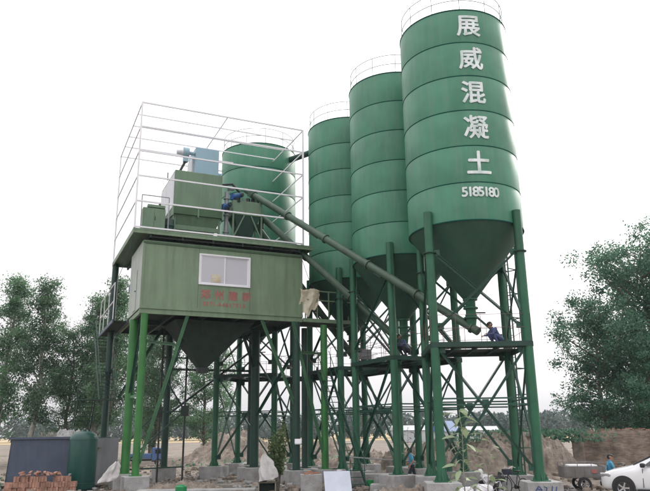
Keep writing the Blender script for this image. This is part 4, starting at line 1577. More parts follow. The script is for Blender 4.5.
sack('plastic_sack', 'small white sack at the foot of the front left leg of the lettered silo', (5.0, 26.3, 0.26), 0.38, 0.26, 0.26, 5.1)
sack('plastic_sack', 'rumpled white sack lying beside the silo footing left of the scrap', (5.75, 26.5, 0.3), 0.32, 0.28, 0.32, 9.1)

# scrap: crumpled sheets
t = thing('scrap_heap', 'heap of crumpled black and white sheet scrap beside the lettered silo', 'scrap', (6.55, 28.2, 0))
g = random.Random(9)
for i in range(9):
    vs, fs = [], []
    n = 6
    for j in range(n + 1):
        for k in range(n + 1):
            x, y = (k / n - .5) * 0.75, (j / n - .5) * 0.5
            vs.append((x, y, 0.14 * math.sin(k * 1.7 + i) * math.cos(j * 1.3 + i * 2)))
    for j in range(n):
        for k in range(n):
            q = j * (n + 1) + k
            fs.append((q, q + 1, q + n + 2, q + n + 1))
    o = MB().add(vs, fs).build('scrap_sheet', 'car_black' if i % 2 else 'sack_white', t)
    o.location = (g.uniform(-.35, .35), g.uniform(-.3, .3), 0.2 + i * 0.06)
    o.rotation_euler = (g.uniform(-.9, .9), g.uniform(-.9, .9), g.uniform(0, 3))
    o.modifiers.new('thick', 'SOLIDIFY').thickness = 0.012

# marks daubed on the near footing
fx, fy = FOOT[0, 1]
mk = thing('paint_scribble', 'blue scribbled paint marks on the footing of the right front silo leg', 'marking', (fx, fy - 0.70, 0.36))
for pts in ([(-0.42, 0.0), (-0.30, 0.16), (-0.18, 0.02), (-0.36, 0.06)], [(-0.12, 0.14), (0.0, 0.10), (-0.05, -0.06), (-0.2, -0.1)], [(0.2, 0.16), (0.17, -0.08), (0.3, -0.12), (0.36, 0.14)]):
    m = MB()
    for p, q in zip(pts, pts[1:]):
        m.bar((p[0], 0, p[1]), (q[0], 0, q[1]), 0.035, 0.008, (0, 1, 0))
    m.build('stroke', 'paint_mark', mk)


# ------------------------------------------------------------------ brick wall on the right
def brick_wall():
    p, q = Vector((15.6, 44.4, 0)), Vector((31.0, 39.6, 0))
    L = (q - p).length
    rz = math.atan2(q.y - p.y, q.x - p.x)
    t = thing('brick_wall', 'old weathered brick wall under the trees at the right', 'wall', tuple(p), rz)
    n = 90
    vs, fs = [], []
    tops = []
    for i in range(n + 1):
        x = L * i / n
        tops.append(2.38 + 0.05 * vnoise(x * 1.7, 0.3, 2) + (0.07 if int(x * 4) % 3 == 0 else 0) - (0.35 * max(0, 1 - x / 0.9)))
    for i in range(n + 1):
        x = L * i / n
        b = 0.03 * vnoise(x * 0.8, 1.0, 4)
        vs += [(x, b, -0.15), (x, b, tops[i]), (x, 0.37 + b, tops[i]), (x, 0.37 + b, -0.15)]
    for i in range(n):
        a = 4 * i
        fs += [(a, a + 4, a + 5, a + 1), (a + 1, a + 5, a + 6, a + 2), (a + 2, a + 6, a + 7, a + 3)]
    fs += [(0, 1, 2, 3), (4 * n + 3, 4 * n + 2, 4 * n + 1, 4 * n)]
    MB().add(vs, fs).build('wall_body', 'old_brick', t)
    me = MB().box((0, 0, 0), (0.115, 0.24, 0.06)).mesh('brick')
    me.materials.append(MATS['brick_red'])
    gg = random.Random(3)
    for i in range(128):                       # uneven top course of bricks on edge
        x = 0.6 + i * 0.125
        if x > L - 0.2 or gg.random() < 0.12:
            continue
        o = bpy.data.objects.new('brick', me)
        COL.objects.link(o)
        o.parent = t
        k = min(n, int(x / L * n))
        o.location = (x, 0.18 + gg.uniform(-.03, .03), tops[k] + 0.035 + gg.uniform(-0.01, 0.012))
        o.rotation_euler = (gg.uniform(-.05, .05), gg.uniform(-.06, .06), gg.uniform(-.12, .12))
    MB().box((0.15, 0.15, 0.9), (0.7, 0.55, 2.0)).build('broken_pier', 'soil_heap', t, bevel=0.08)


brick_wall()


# ------------------------------------------------------------------ people
def person(name, label, loc, rz, J, shirt, trousers='trousers', scale=1.0, vox=0.011, cap=None):
    """one continuous body: tapered limbs and a shaped head fused by voxel remesh; clothing by region"""
    mats = ['skin', 'hair', shirt, trousers, 'shoe', 'car_black']
    caps = []                    # (p, q, r0, r1, material)

    def C(p, q, r0, r1, m):
        caps.append((Vector(p), Vector(q), r0, r1, m))
    V = {k: Vector(v) for k, v in J.items()}
    pel, che, nec, hea = V['pelvis'], V['chest'], V['neck'], V['head']
    side = V.get('side', Vector((1, 0, 0)))
    fwd = V['face'].normalized()
    up = (hea - nec).normalized()
    hs_ = fwd.cross(up).normalized()
    # torso
    for s in (-1, 1):
        C(pel + side * 0.07 * s, pel + (che - pel) * 0.55 + side * 0.065 * s, 0.105, 0.10, 3 if s == 0 else 2)
        C(pel + (che - pel) * 0.45 + side * 0.06 * s, che + side * 0.10 * s, 0.10, 0.115, 2)
        C(pel + side * 0.075 * s - (che - pel) * 0.12, pel + side * 0.07 * s + (che - pel) * 0.05, 0.115, 0.11, 3)
    C(che, nec, 0.12, 0.065, 2)
    C(nec - up * 0.03, nec + up * 0.09, 0.055, 0.052, 0)
    # head: skull, jaw, nose, ears, brow, mouth, eyes, hair
    c = hea
    C(c + up * 0.03 - fwd * 0.015, c + up * 0.03 + fwd * 0.012, 0.093, 0.088, 0)
    C(c - up * 0.035 + fwd * 0.025, c - up * 0.075 + fwd * 0.05, 0.068, 0.045, 0)
    C(c + fwd * 0.09 + up * 0.005, c + fwd * 0.108 - up * 0.03, 0.011, 0.018, 0)
    for s in (-1, 1):
        C(c + hs_ * 0.092 * s - fwd * 0.005 + up * 0.012, c + hs_ * 0.095 * s - fwd * 0.01 - up * 0.02, 0.018, 0.012, 0)
        C(c + fwd * 0.086 + hs_ * 0.034 * s + up * 0.012, c + fwd * 0.088 + hs_ * 0.036 * s + up * 0.012, 0.013, 0.012, 5)
        C(c + fwd * 0.086 + hs_ * 0.02 * s + up * 0.036, c + fwd * 0.08 + hs_ * 0.05 * s + up * 0.036, 0.009, 0.007, 1)
    C(c + fwd * 0.082 - up * 0.052 - hs_ * 0.02, c + fwd * 0.082 - up * 0.052 + hs_ * 0.02, 0.011, 0.011, 0)
    C(c + up * 0.062 - fwd * 0.035, c + up * 0.068 + fwd * 0.028, 0.092, 0.082, 1)
    C(c - fwd * 0.045 + up * 0.0, c - fwd * 0.05 + up * 0.05, 0.082, 0.085, 1)
    # arms and hands
    for s, k in ((-1, 'l'), (1, 'r')):
        sh, el, wr = V['sh_' + k], V['el_' + k], V['wr_' + k]
        C(che + side * 0.1 * s + (sh - che) * 0.2, sh, 0.09, 0.072, 2)
        mid = sh + (el - sh) * 0.62
        C(sh, mid, 0.070, 0.062, 2)
        C(mid, el, 0.050, 0.043, 0 if shirt == 'shirt_blue' else 2)
        C(el, wr, 0.045, 0.030, 0 if shirt == 'shirt_blue' else 2)
        d = (wr - el).normalized()
        x = d.cross(V.get('palm_' + k, Vector((0, 0, 1)))).normalized()
        z = x.cross(d).normalized()
        C(wr, wr + d * 0.07 - x * 0.018, 0.026, 0.024, 0)
        C(wr + x * 0.008, wr + d * 0.075 + x * 0.018, 0.026, 0.024, 0)
        for i, ln in enumerate((0.060, 0.072, 0.066, 0.052)):
            o = x * (-0.033 + 0.022 * i)
            a = wr + d * 0.078 + o
            b = a + d * ln * 0.55 - z * 0.012
            e = b + d * ln * 0.3 - z * 0.035
            C(a, b, 0.0115, 0.0105, 0)
            C(b, e, 0.0105, 0.009, 0)
        tb = wr + d * 0.02 - x * 0.03 * 1
        C(tb, tb - x * 0.028 + d * 0.04, 0.014, 0.012, 0)
        C(tb - x * 0.028 + d * 0.04, tb - x * 0.03 + d * 0.075 - z * 0.012, 0.012, 0.010, 0)
        hp, kn, an, to = V['hip_' + k], V['kn_' + k], V['an_' + k], V['toe_' + k]
        C(pel + side * 0.05 * s, hp, 0.12, 0.105, 3)
        C(hp, kn, 0.098, 0.066, 3)
        C(kn, kn + (an - kn) * 0.4, 0.064, 0.064, 3)
        C(kn + (an - kn) * 0.35, an, 0.064, 0.048, 3)
        f = (to - an)
        f.z = 0
        f.normalize()
        C(an - f * 0.05 - Vector((0, 0, 0.045)), an + f * 0.06 - Vector((0, 0, 0.04)), 0.042, 0.042, 4)
        C(an + f * 0.06 - Vector((0, 0, 0.045)), to, 0.042, 0.034, 4)
    m = MB()
    for p, q, r0, r1, k in caps:
        if (q - p).length < 1e-4:
            q = p + Vector((0, 0, 1e-3))
        d = (q - p).normalized()
        n = 8
        pts, rad = [], []
        for a in np.linspace(-1, 0, 4)[:-1]:
            pts.append(p + d * (a * r0))
            rad.append(max(0.001, r0 * math.sqrt(max(0, 1 - a * a))))
        pts += [p, q]
        rad += [r0, r1]
        for a in np.linspace(0, 1, 4)[1:]:
            pts.append(q + d * (a * r1))
            rad.append(max(0.001, r1 * math.sqrt(max(0, 1 - a * a))))
        m.path(pts, 0, 10, rad)
    me = m.mesh('person')
    o = bpy.data.objects.new('tmp', me)
    COL.objects.link(o)
    rm = o.modifiers.new('r', 'REMESH')
    rm.mode = 'VOXEL'
    rm.voxel_size = vox
    sm = o.modifiers.new('s', 'SMOOTH')
    sm.iterations = 2
    sm.factor = 0.4
    bpy.context.view_layer.update()
    nm = bpy.data.meshes.new_from_object(o.evaluated_get(bpy.context.evaluated_depsgraph_get()))
    bpy.data.objects.remove(o)
    # clothing regions from the nearest limb
    P = np.array([tuple(f.center) for f in nm.polygons])
    best = np.full(len(P), 1e9)
    mi = np.zeros(len(P), int)
    for p, q, r0, r1, k in caps:
        a, b = np.array(p), np.array(q)
        ab = b - a
        tt = np.clip(((P - a) @ ab) / max(1e-9, ab @ ab), 0, 1)
        dd = np.linalg.norm(P - (a + tt[:, None] * ab), axis=1) - (r0 + (r1 - r0) * tt)
        w_ = dd < best
        best[w_] = dd[w_]
        mi[w_] = k
    nm.materials.clear()
    for k in mats:
        nm.materials.append(MATS[k])
    nm.polygons.foreach_set('material_index', mi.astype(np.int32))
    nm.polygons.foreach_set('use_smooth', [True] * len(nm.polygons))
    nm.update()
    ob = bpy.data.objects.new(name, nm)
    COL.objects.link(ob)
    ob.location = loc
    ob.rotation_euler = (0, 0, rz)
    ob.scale = (scale,) * 3
    return tag(ob, label, 'person')


# walking man: faces +x in local space, mid stride, forearm raised to a carried pipe
WALK = dict(side=(0, -1, 0), pelvis=(0, 0, 0.93), chest=(0.05, 0, 1.30), neck=(0.07, 0, 1.46), head=(0.11, 0, 1.60), face=(1, 0, -0.22),
            sh_l=(0.06, 0.19, 1.40), el_l=(-0.06, 0.25, 1.13), wr_l=(0.10, 0.24, 0.94), palm_l=(0, 1, 0),
            sh_r=(0.06, -0.19, 1.40), el_r=(-0.04, -0.27, 1.14), wr_r=(0.17, -0.26, 1.04), palm_r=(0, -1, 0),
            hip_l=(0, 0.09, 0.90), kn_l=(0.20, 0.09, 0.50), an_l=(0.16, 0.09, 0.10), toe_l=(0.33, 0.10, 0.045),
            hip_r=(0, -0.09, 0.90), kn_r=(-0.10, -0.09, 0.49), an_r=(-0.36, -0.09, 0.15), toe_r=(-0.22, -0.10, 0.04))
person('person', 'person in a light blue shirt walking between the silo legs carrying a long pipe', (4.05, 34.0, -0.02), R(170), WALK, 'shirt_blue')
o = MB().tube((1.05, 33.6, 1.36), (4.25, 34.24, 1.08), 0.03, n=10).build('carried_pipe', 'grey_steel')
tag(o, 'long thin pale pipe held level by the walking man', 'pipe')

# man seated on the tricycle: faces +x
SIT = dict(side=(0, -1, 0), pelvis=(0, 0, 0.0), chest=(0.06, 0, 0.38), neck=(0.08, 0, 0.54), head=(0.11, 0, 0.69), face=(1, -0.25, -0.15),
           sh_l=(0.07, 0.20, 0.47), el_l=(0.20, 0.26, 0.20), wr_l=(0.44, 0.22, 0.17), palm_l=(0, 0, 1),
           sh_r=(0.07, -0.20, 0.47), el_r=(0.18, -0.27, 0.20), wr_r=(0.43, -0.22, 0.19), palm_r=(0, 0, 1),
           hip_l=(0.03, 0.10, -0.02), kn_l=(0.44, 0.16, -0.04), an_l=(0.42, 0.15, -0.42), toe_l=(0.58, 0.16, -0.47),
           hip_r=(0.03, -0.10, -0.02), kn_r=(0.44, -0.16, -0.04), an_r=(0.42, -0.15, -0.42), toe_r=(0.58, -0.16, -0.47))
person('person', 'person in a light blue shirt seated on the cargo tricycle beside the white car', (12.0, 30.42, 0.64), R(-8), SIT, 'shirt_blue')

# workers crouching on the platforms
SQUAT = dict(side=(0, -1, 0), pelvis=(-0.12, 0, 0.30), chest=(0.12, 0, 0.60), neck=(0.20, 0, 0.74), head=(0.28, 0, 0.86), face=(1, 0, -0.5),
             sh_l=(0.14, 0.19, 0.68), el_l=(0.30, 0.26, 0.46), wr_l=(0.52, 0.18, 0.46), palm_l=(0, 0, 1),
             sh_r=(0.14, -0.19, 0.68), el_r=(0.30, -0.26, 0.46), wr_r=(0.52, -0.16, 0.42), palm_r=(0, 0, 1),
             hip_l=(-0.10, 0.10, 0.30), kn_l=(0.26, 0.18, 0.46), an_l=(0.06, 0.17, 0.085), toe_l=(0.22, 0.19, 0.04),
             hip_r=(-0.10, -0.10, 0.30), kn_r=(0.26, -0.18, 0.44), an_r=(0.04, -0.17, 0.085), toe_r=(0.20, -0.19, 0.04))
person('person', 'worker in blue crouching by the end of the conveyor on the lettered silo platform', (7.2, 28.55, DECK), R(195), SQUAT, 'shirt_work', 'shirt_work')
person('person', 'worker in dark blue squatting on the platform of the second silo', (3.76, 32.45, DECK), R(200), SQUAT, 'shirt_work', 'trousers', 1.05)


# ------------------------------------------------------------------ vehicles
def wheel(t, c, r, w_, name='wheel', spokes=5, ax='y'):
    c = Vector(c)
    ws = MB()
    prof = [(r * 0.62, -w_ / 2), (r * 0.93, -w_ / 2), (r, -w_ * 0.32), (r, w_ * 0.32), (r * 0.93, w_ / 2), (r * 0.62, w_ / 2)]
    n = 32

    def turn(prof, m):
        vs, fs = [], []
        for rr, o in prof:
            for i in range(n):
                a = 2 * math.pi * i / n
                vs.append(c + Vector((rr * math.cos(a), o, rr * math.sin(a))))
        for k in range(len(prof) - 1):
            for i in range(n):
                fs.append((k * n + i, k * n + (i + 1) % n, (k + 1) * n + (i + 1) % n, (k + 1) * n + i))
        m.add(vs, fs)
        return m
    W = turn(prof, ws).build(name, 'tyre', t, smooth=45)
    rim = turn([(r * 0.62, -w_ * 0.46), (r * 0.58, -w_ * 0.40), (r * 0.58, w_ * 0.40), (r * 0.62, w_ * 0.46)], MB())
    for k in range(spokes):
        a = 2 * math.pi * k / spokes
        rim.bar(c + Vector((0, -w_ * 0.33, 0)), c + Vector((r * 0.6 * math.cos(a), -w_ * 0.36, r * 0.6 * math.sin(a))), r * 0.16, 0.03, (0, 1, 0))
    rim.tube(c + Vector((0, -w_ * 0.42, 0)), c + Vector((0, w_ * 0.42, 0)), r * 0.16, n=14)
    rim.build('rim', 'chrome', W, smooth=40)
    return W


def car():
    """white saloon, nose towards -x, right... its left flank faces -y"""
    t = thing('parked_car', 'white saloon car parked at the right edge of the photo', 'car', (11.0, 28.6, 0), R(-30))
    t.scale = (1.09,) * 3
    # stations along x: (x, half width, z bottom, z belt, z top, half width at top)
    st = [(0.00, 0.50, 0.36, 0.60, 0.63, 0.46), (0.06, 0.66, 0.24, 0.68, 0.72, 0.58), (0.22, 0.80, 0.20, 0.77, 0.83, 0.66), (0.55, 0.87, 0.19, 0.85, 0.93, 0.70), (0.90, 0.89, 0.19, 0.90, 1.00, 0.72),
          (1.15, 0.90, 0.19, 0.94, 1.05, 0.73), (1.85, 0.90, 0.19, 0.96, 1.43, 0.60), (2.20, 0.90, 0.19, 0.97, 1.53, 0.57), (2.75, 0.90, 0.19, 0.98, 1.56, 0.56), (3.25, 0.90, 0.19, 0.99, 1.53, 0.56),
          (3.90, 0.89, 0.20, 1.01, 1.25, 0.62), (4.10, 0.86, 0.24, 1.00, 1.10, 0.66), (4.24, 0.78, 0.34, 0.92, 1.00, 0.62), (4.30, 0.60, 0.42, 0.76, 0.82, 0.5)]
    rings = []
    for x, hw, zb, zm, zt, ht in st:
        pr = [(0.0, zb), (hw * 0.86, zb), (hw * 0.97, zb + 0.10), (hw, zb + (zm - zb) * 0.5), (hw * 0.985, zm - 0.07), (hw * 0.93, zm), (ht + (hw * 0.93 - ht) * 0.45, zm + (zt - zm) * 0.55),
              (ht, zt - (zt - zm) * 0.06), (ht * 0.55, zt + 0.012), (0.0, zt + 0.02)]
        ring = [(x, -y, z) for y, z in pr] + [(x, y, z) for y, z in reversed(pr[1:-1])]
        rings.append(ring)
    n = len(rings[0])
    vs = [p for r_ in rings for p in r_]
    fs = []
    for i in range(len(rings) - 1):
        for j in range(n):
            fs.append((i * n + j, i * n + (j + 1) % n, (i + 1) * n + (j + 1) % n, (i + 1) * n + j))
    fs.append(tuple(range(n)))
    fs.append(tuple(reversed(range((len(rings) - 1) * n, len(rings) * n))))
    body = MB().add(vs, fs)
    me = body.mesh('body', 50)
    o = link('body', me, 'car_white', t)
    sb = o.modifiers.new('sub', 'SUBSURF')
    sb.levels = sb.render_levels = 2

    def surf(x, k0, k1, f):
        """point on the flank (negative y side) at station x between profile indices"""
        i = 0
        while i < len(st) - 2 and st[i + 1][0] < x:
            i += 1
        u = (x - st[i][0]) / (st[i + 1][0] - st[i][0])
        A = Vector(rings[i][k0]).lerp(Vector(rings[i + 1][k0]), u)
        B = Vector(rings[i][k1]).lerp(Vector(rings[i + 1][k1]), u)
        return A.lerp(B, f)

    def glass(name, quad, th=0.016):
        q = [Vector(p) for p in quad]
        m = MB()
        nn = (q[1] - q[0]).cross(q[3] - q[0]).normalized() * th
        if nn.z < 0:
            nn = -nn
        m.add([p + nn * 0.4 for p in q] + [p + nn * 1.4 for p in q], [(0, 1, 2, 3), (7, 6, 5, 4), (0, 4, 5, 1), (1, 5, 6, 2), (2, 6, 7, 3), (3, 7, 4, 0)])
        return m.build(name, 'car_glass', t)
    # windscreen, side windows
    glass('windscreen', [(1.18, -0.70, 1.055), (1.18, 0.70, 1.055), (1.96, 0.55, 1.465), (1.96, -0.55, 1.465)], 0.03)
    for s in (-1, 1):
        def P(x, y, z):
            return (x, y * s, z)
        glass('side_window', [P(1.52, 0.845, 1.05), P(2.66, 0.835, 1.05), P(2.66, 0.625, 1.46), P(2.05, 0.645, 1.43)], 0.022)
        glass('side_window', [P(2.74, 0.835, 1.05), P(3.66, 0.82, 1.07), P(3.42, 0.63, 1.42), P(2.74, 0.625, 1.46)], 0.022)
        # mirror
        MB().box((1.50, 0.99 * s, 1.08), (0.16, 0.22, 0.15)).build('mirror', 'car_black', t, bevel=0.04)
        # headlight
        m = MB().box((0.26, 0.62 * s, 0.73), (0.44, 0.28, 0.13), R(28 * s)).build('headlight', 'chrome', t, bevel=0.04)
        # door seams and handle
        for x in (1.45, 2.70, 3.62):
            MB().bar((x, 0.906 * s, 0.34), (x + 0.02, 0.868 * s, 0.96), 0.012, 0.02, (1, 0, 0)).build('door_seam', 'car_black', t)
        for x in (2.45, 3.38):
            MB().box((x, 0.905 * s, 0.87), (0.18, 0.03, 0.035)).build('door_handle', 'chrome', t, bevel=0.01)
        # wheel arches
        for x in (0.80, 3.40):
            m = MB()
            m.tube((x, 0.70 * s, 0.34), (x, 0.915 * s, 0.34), 0.385, n=32)
            m.build('wheel_arch', 'car_black', t, smooth=40)
            wheel(t, (x, 0.84 * s, 0.315), 0.315, 0.20)
        MB().box((2.25, 0.90 * s, 0.24), (2.0, 0.04, 0.09)).build('sill', 'car_black', t)
    MB().box((0.02, 0, 0.42), (0.12, 0.9, 0.16)).build('grille', 'car_black', t, bevel=0.03)
    MB().box((-0.035, 0, 0.52), (0.02, 0.42, 0.11)).build('number_plate', 'paint_mark', t)


car()


def tricycle():
    t = thing('cargo_tricycle', 'grey cargo tricycle with an open steel box parked behind the white car', 'tricycle', (11.0, 30.6, 0), R(-6))
    # cargo box: left (-x) end is the tail
    L0, L1, W_, zb, zt = -0.95, 0.75, 0.55, 0.55, 0.98
    MB().box(((L0 + L1) / 2, 0, zb), (L1 - L0, 2 * W_, 0.05)).build('box_floor', 'cart_steel', t)
    for s in (-1, 1):
        sp = MB().box(((L0 + L1) / 2, s * W_, (zb + zt) / 2 + 0.02), (L1 - L0, 0.035, zt - zb)).build('box_side', 'cart_steel', t)
        for x in np.linspace(L0 + 0.08, L1 - 0.08, 5):
            MB().box((x, s * (W_ + 0.025), (zb + zt) / 2), (0.04, 0.02, zt - zb)).build('rib', 'cart_steel', sp)
        MB().tube((L0, s * W_, zt + 0.16), (L1, s * W_, zt + 0.16), 0.018, n=6).build('top_rail', 'cart_steel', t)
        for x in np.linspace(L0, L1, 4):
            MB().tube((x, s * W_, zt), (x, s * W_, zt + 0.16), 0.014, n=6).build('rail_post', 'cart_steel', t)
        wheel(t, (-0.15, s * (W_ - 0.02), 0.28), 0.28, 0.12)
    for x in (L0, L1):
        MB().box((x, 0, (zb + zt) / 2 + 0.02), (0.035, 2 * W_ - 0.04, zt - zb)).build('box_end', 'cart_steel', t)
    MB().box((0.28, -W_ - 0.045, 0.80), (0.22, 0.012, 0.15)).build('red_plate', 'letter_red', t)
    MB().box((-0.1, 0, 0.95), (1.2, 0.8, 0.2)).build('load', 'sack_white', t, bevel=0.06)
    # frame, saddle, fork, bars
    MB().bar((L1, 0, 0.45), (1.75, 0, 0.50), 0.09, 0.12).build('frame', 'dark_steel', t)
    MB().box((1.12, 0, 0.50), (0.5, 0.34, 0.10)).build('seat', 'car_black', t, bevel=0.04)
    MB().box((0.86, 0, 0.78), (0.08, 0.4, 0.42)).build('seat_back', 'pale_blue', t, bevel=0.03)
    for s in (-1, 1):
        MB().tube((1.72, 0.1 * s, 0.95), (1.98, 0.1 * s, 0.27), 0.03, n=8).build('fork', 'cart_steel', t)
    MB().path([(1.52, -0.34, 1.02), (1.66, -0.2, 1.06), (1.70, 0, 0.98), (1.66, 0.2, 1.06), (1.52, 0.34, 1.02)], 0.018, 8).build('handlebar', 'dark_steel', t)
    wheel(t, (1.98, 0, 0.27), 0.27, 0.10)
    MB().box((1.45, 0, 0.4), (0.4, 0.3, 0.3)).build('engine', 'dark_steel', t, bevel=0.03)


tricycle()


def bicycle():
    t = thing('bicycle', 'dark bicycle standing between the two footings of the lettered silo', 'bicycle', (7.55, 28.9, 0), R(115))
    for x in (-0.52, 0.52):
        m = MB()
        n = 28
        vs, fs = [], []
        for i in range(n):
            a = 2 * math.pi * i / n
            for j in range(5):
                b = 2 * math.pi * j / 5
                rr = 0.32 + 0.02 * math.cos(b)
                vs.append((x + rr * math.cos(a), 0.02 * math.sin(b), 0.34 + rr * math.sin(a)))
        for i in range(n):
            for j in range(5):
                fs.append((i * 5 + j, ((i + 1) % n) * 5 + j, ((i + 1) % n) * 5 + (j + 1) % 5, i * 5 + (j + 1) % 5))
        W = m.add(vs, fs).build('wheel', 'tyre', t, smooth=60)
        sp = MB()
        for k in range(12):
            a = 2 * math.pi * k / 12
            sp.tube((x, 0.02 * (-1) ** k, 0.34), (x + 0.31 * math.cos(a), 0, 0.34 + 0.31 * math.sin(a)), 0.003, n=3, cap=False)
        sp.build('spokes', 'grey_steel', W)
    f = MB()
    for p, q in (((-0.52, 0, 0.34), (-0.08, 0, 0.32)), ((-0.08, 0, 0.32), (-0.2, 0, 0.86)), ((-0.2, 0, 0.82), (0.36, 0, 0.84)), ((-0.08, 0, 0.32), (0.38, 0, 0.76)), ((-0.52, 0, 0.34), (-0.2, 0, 0.82)), ((0.34, 0, 0.95), (0.52, 0, 0.34))):
        f.tube(p, q, 0.018, n=8)
    f.build('frame', 'trousers', t, smooth=40)
    MB().box((-0.22, 0, 0.92), (0.25, 0.14, 0.06)).build('saddle', 'car_black', t, bevel=0.025)
    MB().path([(0.22, -0.28, 1.02), (0.33, -0.2, 1.06), (0.33, 0, 1.0), (0.33, 0.2, 1.06), (0.22, 0.28, 1.02)], 0.013, 8).build('handlebar', 'chrome', t)
    MB().tube((-0.08, -0.05, 0.32), (-0.08, 0.05, 0.32), 0.09, n=16).build('chainring', 'dark_steel', t)
    for s in (-1, 1):
        MB().bar((-0.08, 0.07 * s, 0.32), (-0.08 + 0.15 * s, 0.09 * s, 0.26), 0.02).build('pedal_crank', 'dark_steel', t)
    MB().box((0.45, 0, 0.86), (0.26, 0.32, 0.22)).build('basket', 'trousers', t)


bicycle()


def small_truck():
    t = thing('blue_truck', 'small blue truck parked far behind the front legs of the tower', 'truck', (-15.3, 58, 0), R(10))
    t.scale = (0.78,) * 3
    MB().box((0.0, 0, 0.95), (2.2, 1.5, 0.5)).build('cargo_bed', 'blue_tarp', t, bevel=0.03)
    c = MB()
    c.add([(1.15, -.75, .5), (2.45, -.75, .5), (2.45, -.75, 1.15), (2.05, -.70, 1.75), (1.15, -.70, 1.8), (1.15, .75, .5), (2.45, .75, .5), (2.45, .75, 1.15), (2.05, .70, 1.75), (1.15, .70, 1.8)],
          [(0, 1, 2, 3, 4), (9, 8, 7, 6, 5), (0, 5, 6, 1), (1, 6, 7, 2), (2, 7, 8, 3), (3, 8, 9, 4), (4, 9, 5, 0)])
    c.build('cab', 'blue_tarp', t, bevel=0.04)
    MB().box((1.75, -0.76, 1.42), (0.55, 0.03, 0.38)).build('side_window', 'car_glass', t)
    MB().box((2.30, 0, 1.45), (0.03, 1.2, 0.45), rot=Matrix.Rotation(R(-34), 3, 'Y')).build('windscreen', 'car_glass', t)
    MB().box((0, 0, 0.55), (3.6, 0.7, 0.16)).build('chassis', 'dark_steel', t)
    for x in (-0.5, 1.8):
        for s in (-1, 1):
            wheel(t, (x, 0.66 * s, 0.36), 0.36, 0.2)


small_truck()


def far_shed(label, loc, rz, L, W_, h, rh, wallm, roofm):
    t = thing('field_shed', label, 'shed', loc, rz)
    MB().box((0, 0, h / 2), (L, W_, h)).build('wall', wallm, t)
    MB().add([(-L / 2 - .3, -W_ / 2 - .3, h), (L / 2 + .3, -W_ / 2 - .3, h), (L / 2 + .3, W_ / 2 + .3, h), (-L / 2 - .3, W_ / 2 + .3, h), (-L / 2 - .3, 0, h + rh), (L / 2 + .3, 0, h + rh)],
             [(0, 1, 5, 4), (2, 3, 4, 5), (0, 4, 3), (1, 2, 5), (0, 3, 2, 1)]).build('roof', roofm, t)
    for x in np.linspace(-L / 2 + 1, L / 2 - 1, max(2, int(L / 3))):
        MB().box((x, -W_ / 2 - 0.02, h * 0.55), (0.9, 0.06, h * 0.4)).build('window', 'car_glass', t)
    return t


far_shed('low white shed far away behind the walking man', (18.5, 150, 0), R(4), 9, 5, 2.4, 1.0, 'shed_white', 'shed_white')
far_shed('small shed with a blue roof far behind the silo legs', (18.0, 108, 0), R(40), 3.2, 3.0, 2.2, 1.6, 'shed_white', 'blue_tarp')
far_shed('long pale shed far away under the second silo', (31.5, 165, 0), R(-3), 16, 5, 2.2, 0.9, 'shed_white', 'shed_white')


# ------------------------------------------------------------------ bush and sapling
def bush():
    t = thing('leafy_bush', 'pale green leafy bush growing by the footings at the bottom centre', 'bush', (-2.25, 32.0, 0))
    g_ = np.random.default_rng(4)
    st_ = MB()
    cs = []
    for i in range(14):
        a = g_.uniform(0, 6.28)
        rr = g_.uniform(0.05, 0.42)
        top = np.array([rr * math.cos(a), rr * math.sin(a) * 0.8, g_.uniform(1.9, 3.05)])
        st_.path([(0.05 * math.cos(a), 0.05 * math.sin(a), 0), tuple(top * np.array([.5, .5, .5])), tuple(top)], 0, 5, [0.02, 0.013, 0.005])
        for q in np.linspace(0.35, 1, 16):
            c = top * np.array([q, q, q])
            cs.append(c + g_.normal(size=(8, 3)) * 0.085)
    st_.build('stem', 'bark', t)
    v, f = leaf_cards(np.concatenate(cs), 0.065, 8, 0.4)
    link('foliage', np_mesh('foliage', v, f), 'leaf_bush', t)


bush()


def sapling(label, loc, H, nleaf, size, seed, lean):
    t = thing('leafy_sapling', label, 'sapling', loc)
    g_ = random.Random(seed)
    pts = [Vector((lean * (z / H) ** 1.5 + 0.03 * math.sin(z * 3), 0.02 * math.sin(z * 2), z)) for z in np.linspace(0, H, 9)]
    MB().path(pts, 0, 7, [0.018 - 0.0015 * i for i in range(9)]).build('stem', 'bark_pale', t, smooth=60)
    # one broad pointed leaf, folded along its midrib
    vs, fs = [], []
    n = 8
    for i in range(n + 1):
        s = i / n
        wd = 0.21 * math.sin(math.pi * s ** 0.8) ** 0.9
        zc = -0.22 * s * s
        vs += [(s, -wd, zc + 0.05 * wd / 0.21), (s, 0, zc), (s, wd, zc + 0.05 * wd / 0.21)]
    for i in range(n):
        a = 3 * i
        fs += [(a, a + 3, a + 4, a + 1), (a + 1, a + 4, a + 5, a + 2)]
    me = MB().add(vs, fs).mesh('leaf', 60)
    me.materials.append(MATS['leaf_big'])
    for i in range(nleaf):
        f = 0.28 + 0.72 * (i + 0.5) / nleaf
        z = H * f
        k = min(8, f * 8)
        i0 = min(7, int(k))
        p = pts[i0].lerp(pts[i0 + 1], k - i0)
        az = i * 2.4 + g_.uniform(-.4, .4)
        L = size * g_.uniform(0.7, 1.25)
        pet = Vector((math.cos(az), math.sin(az), 0.5)) * (0.06 + 0.16 * (1 - abs(2 * f - 1.2)) * g_.random())
        MB().tube(p, p + pet, 0.004, n=4).build('leaf_stalk', 'leaf_big', t)
        o = bpy.data.objects.new('leaf', me)
        COL.objects.link(o)
        o.parent = t
        o.location = p + pet
        o.scale = (L, L, L)
        o.rotation_euler = (g_.uniform(-.5, .5), g_.uniform(-0.35, 0.55), az)


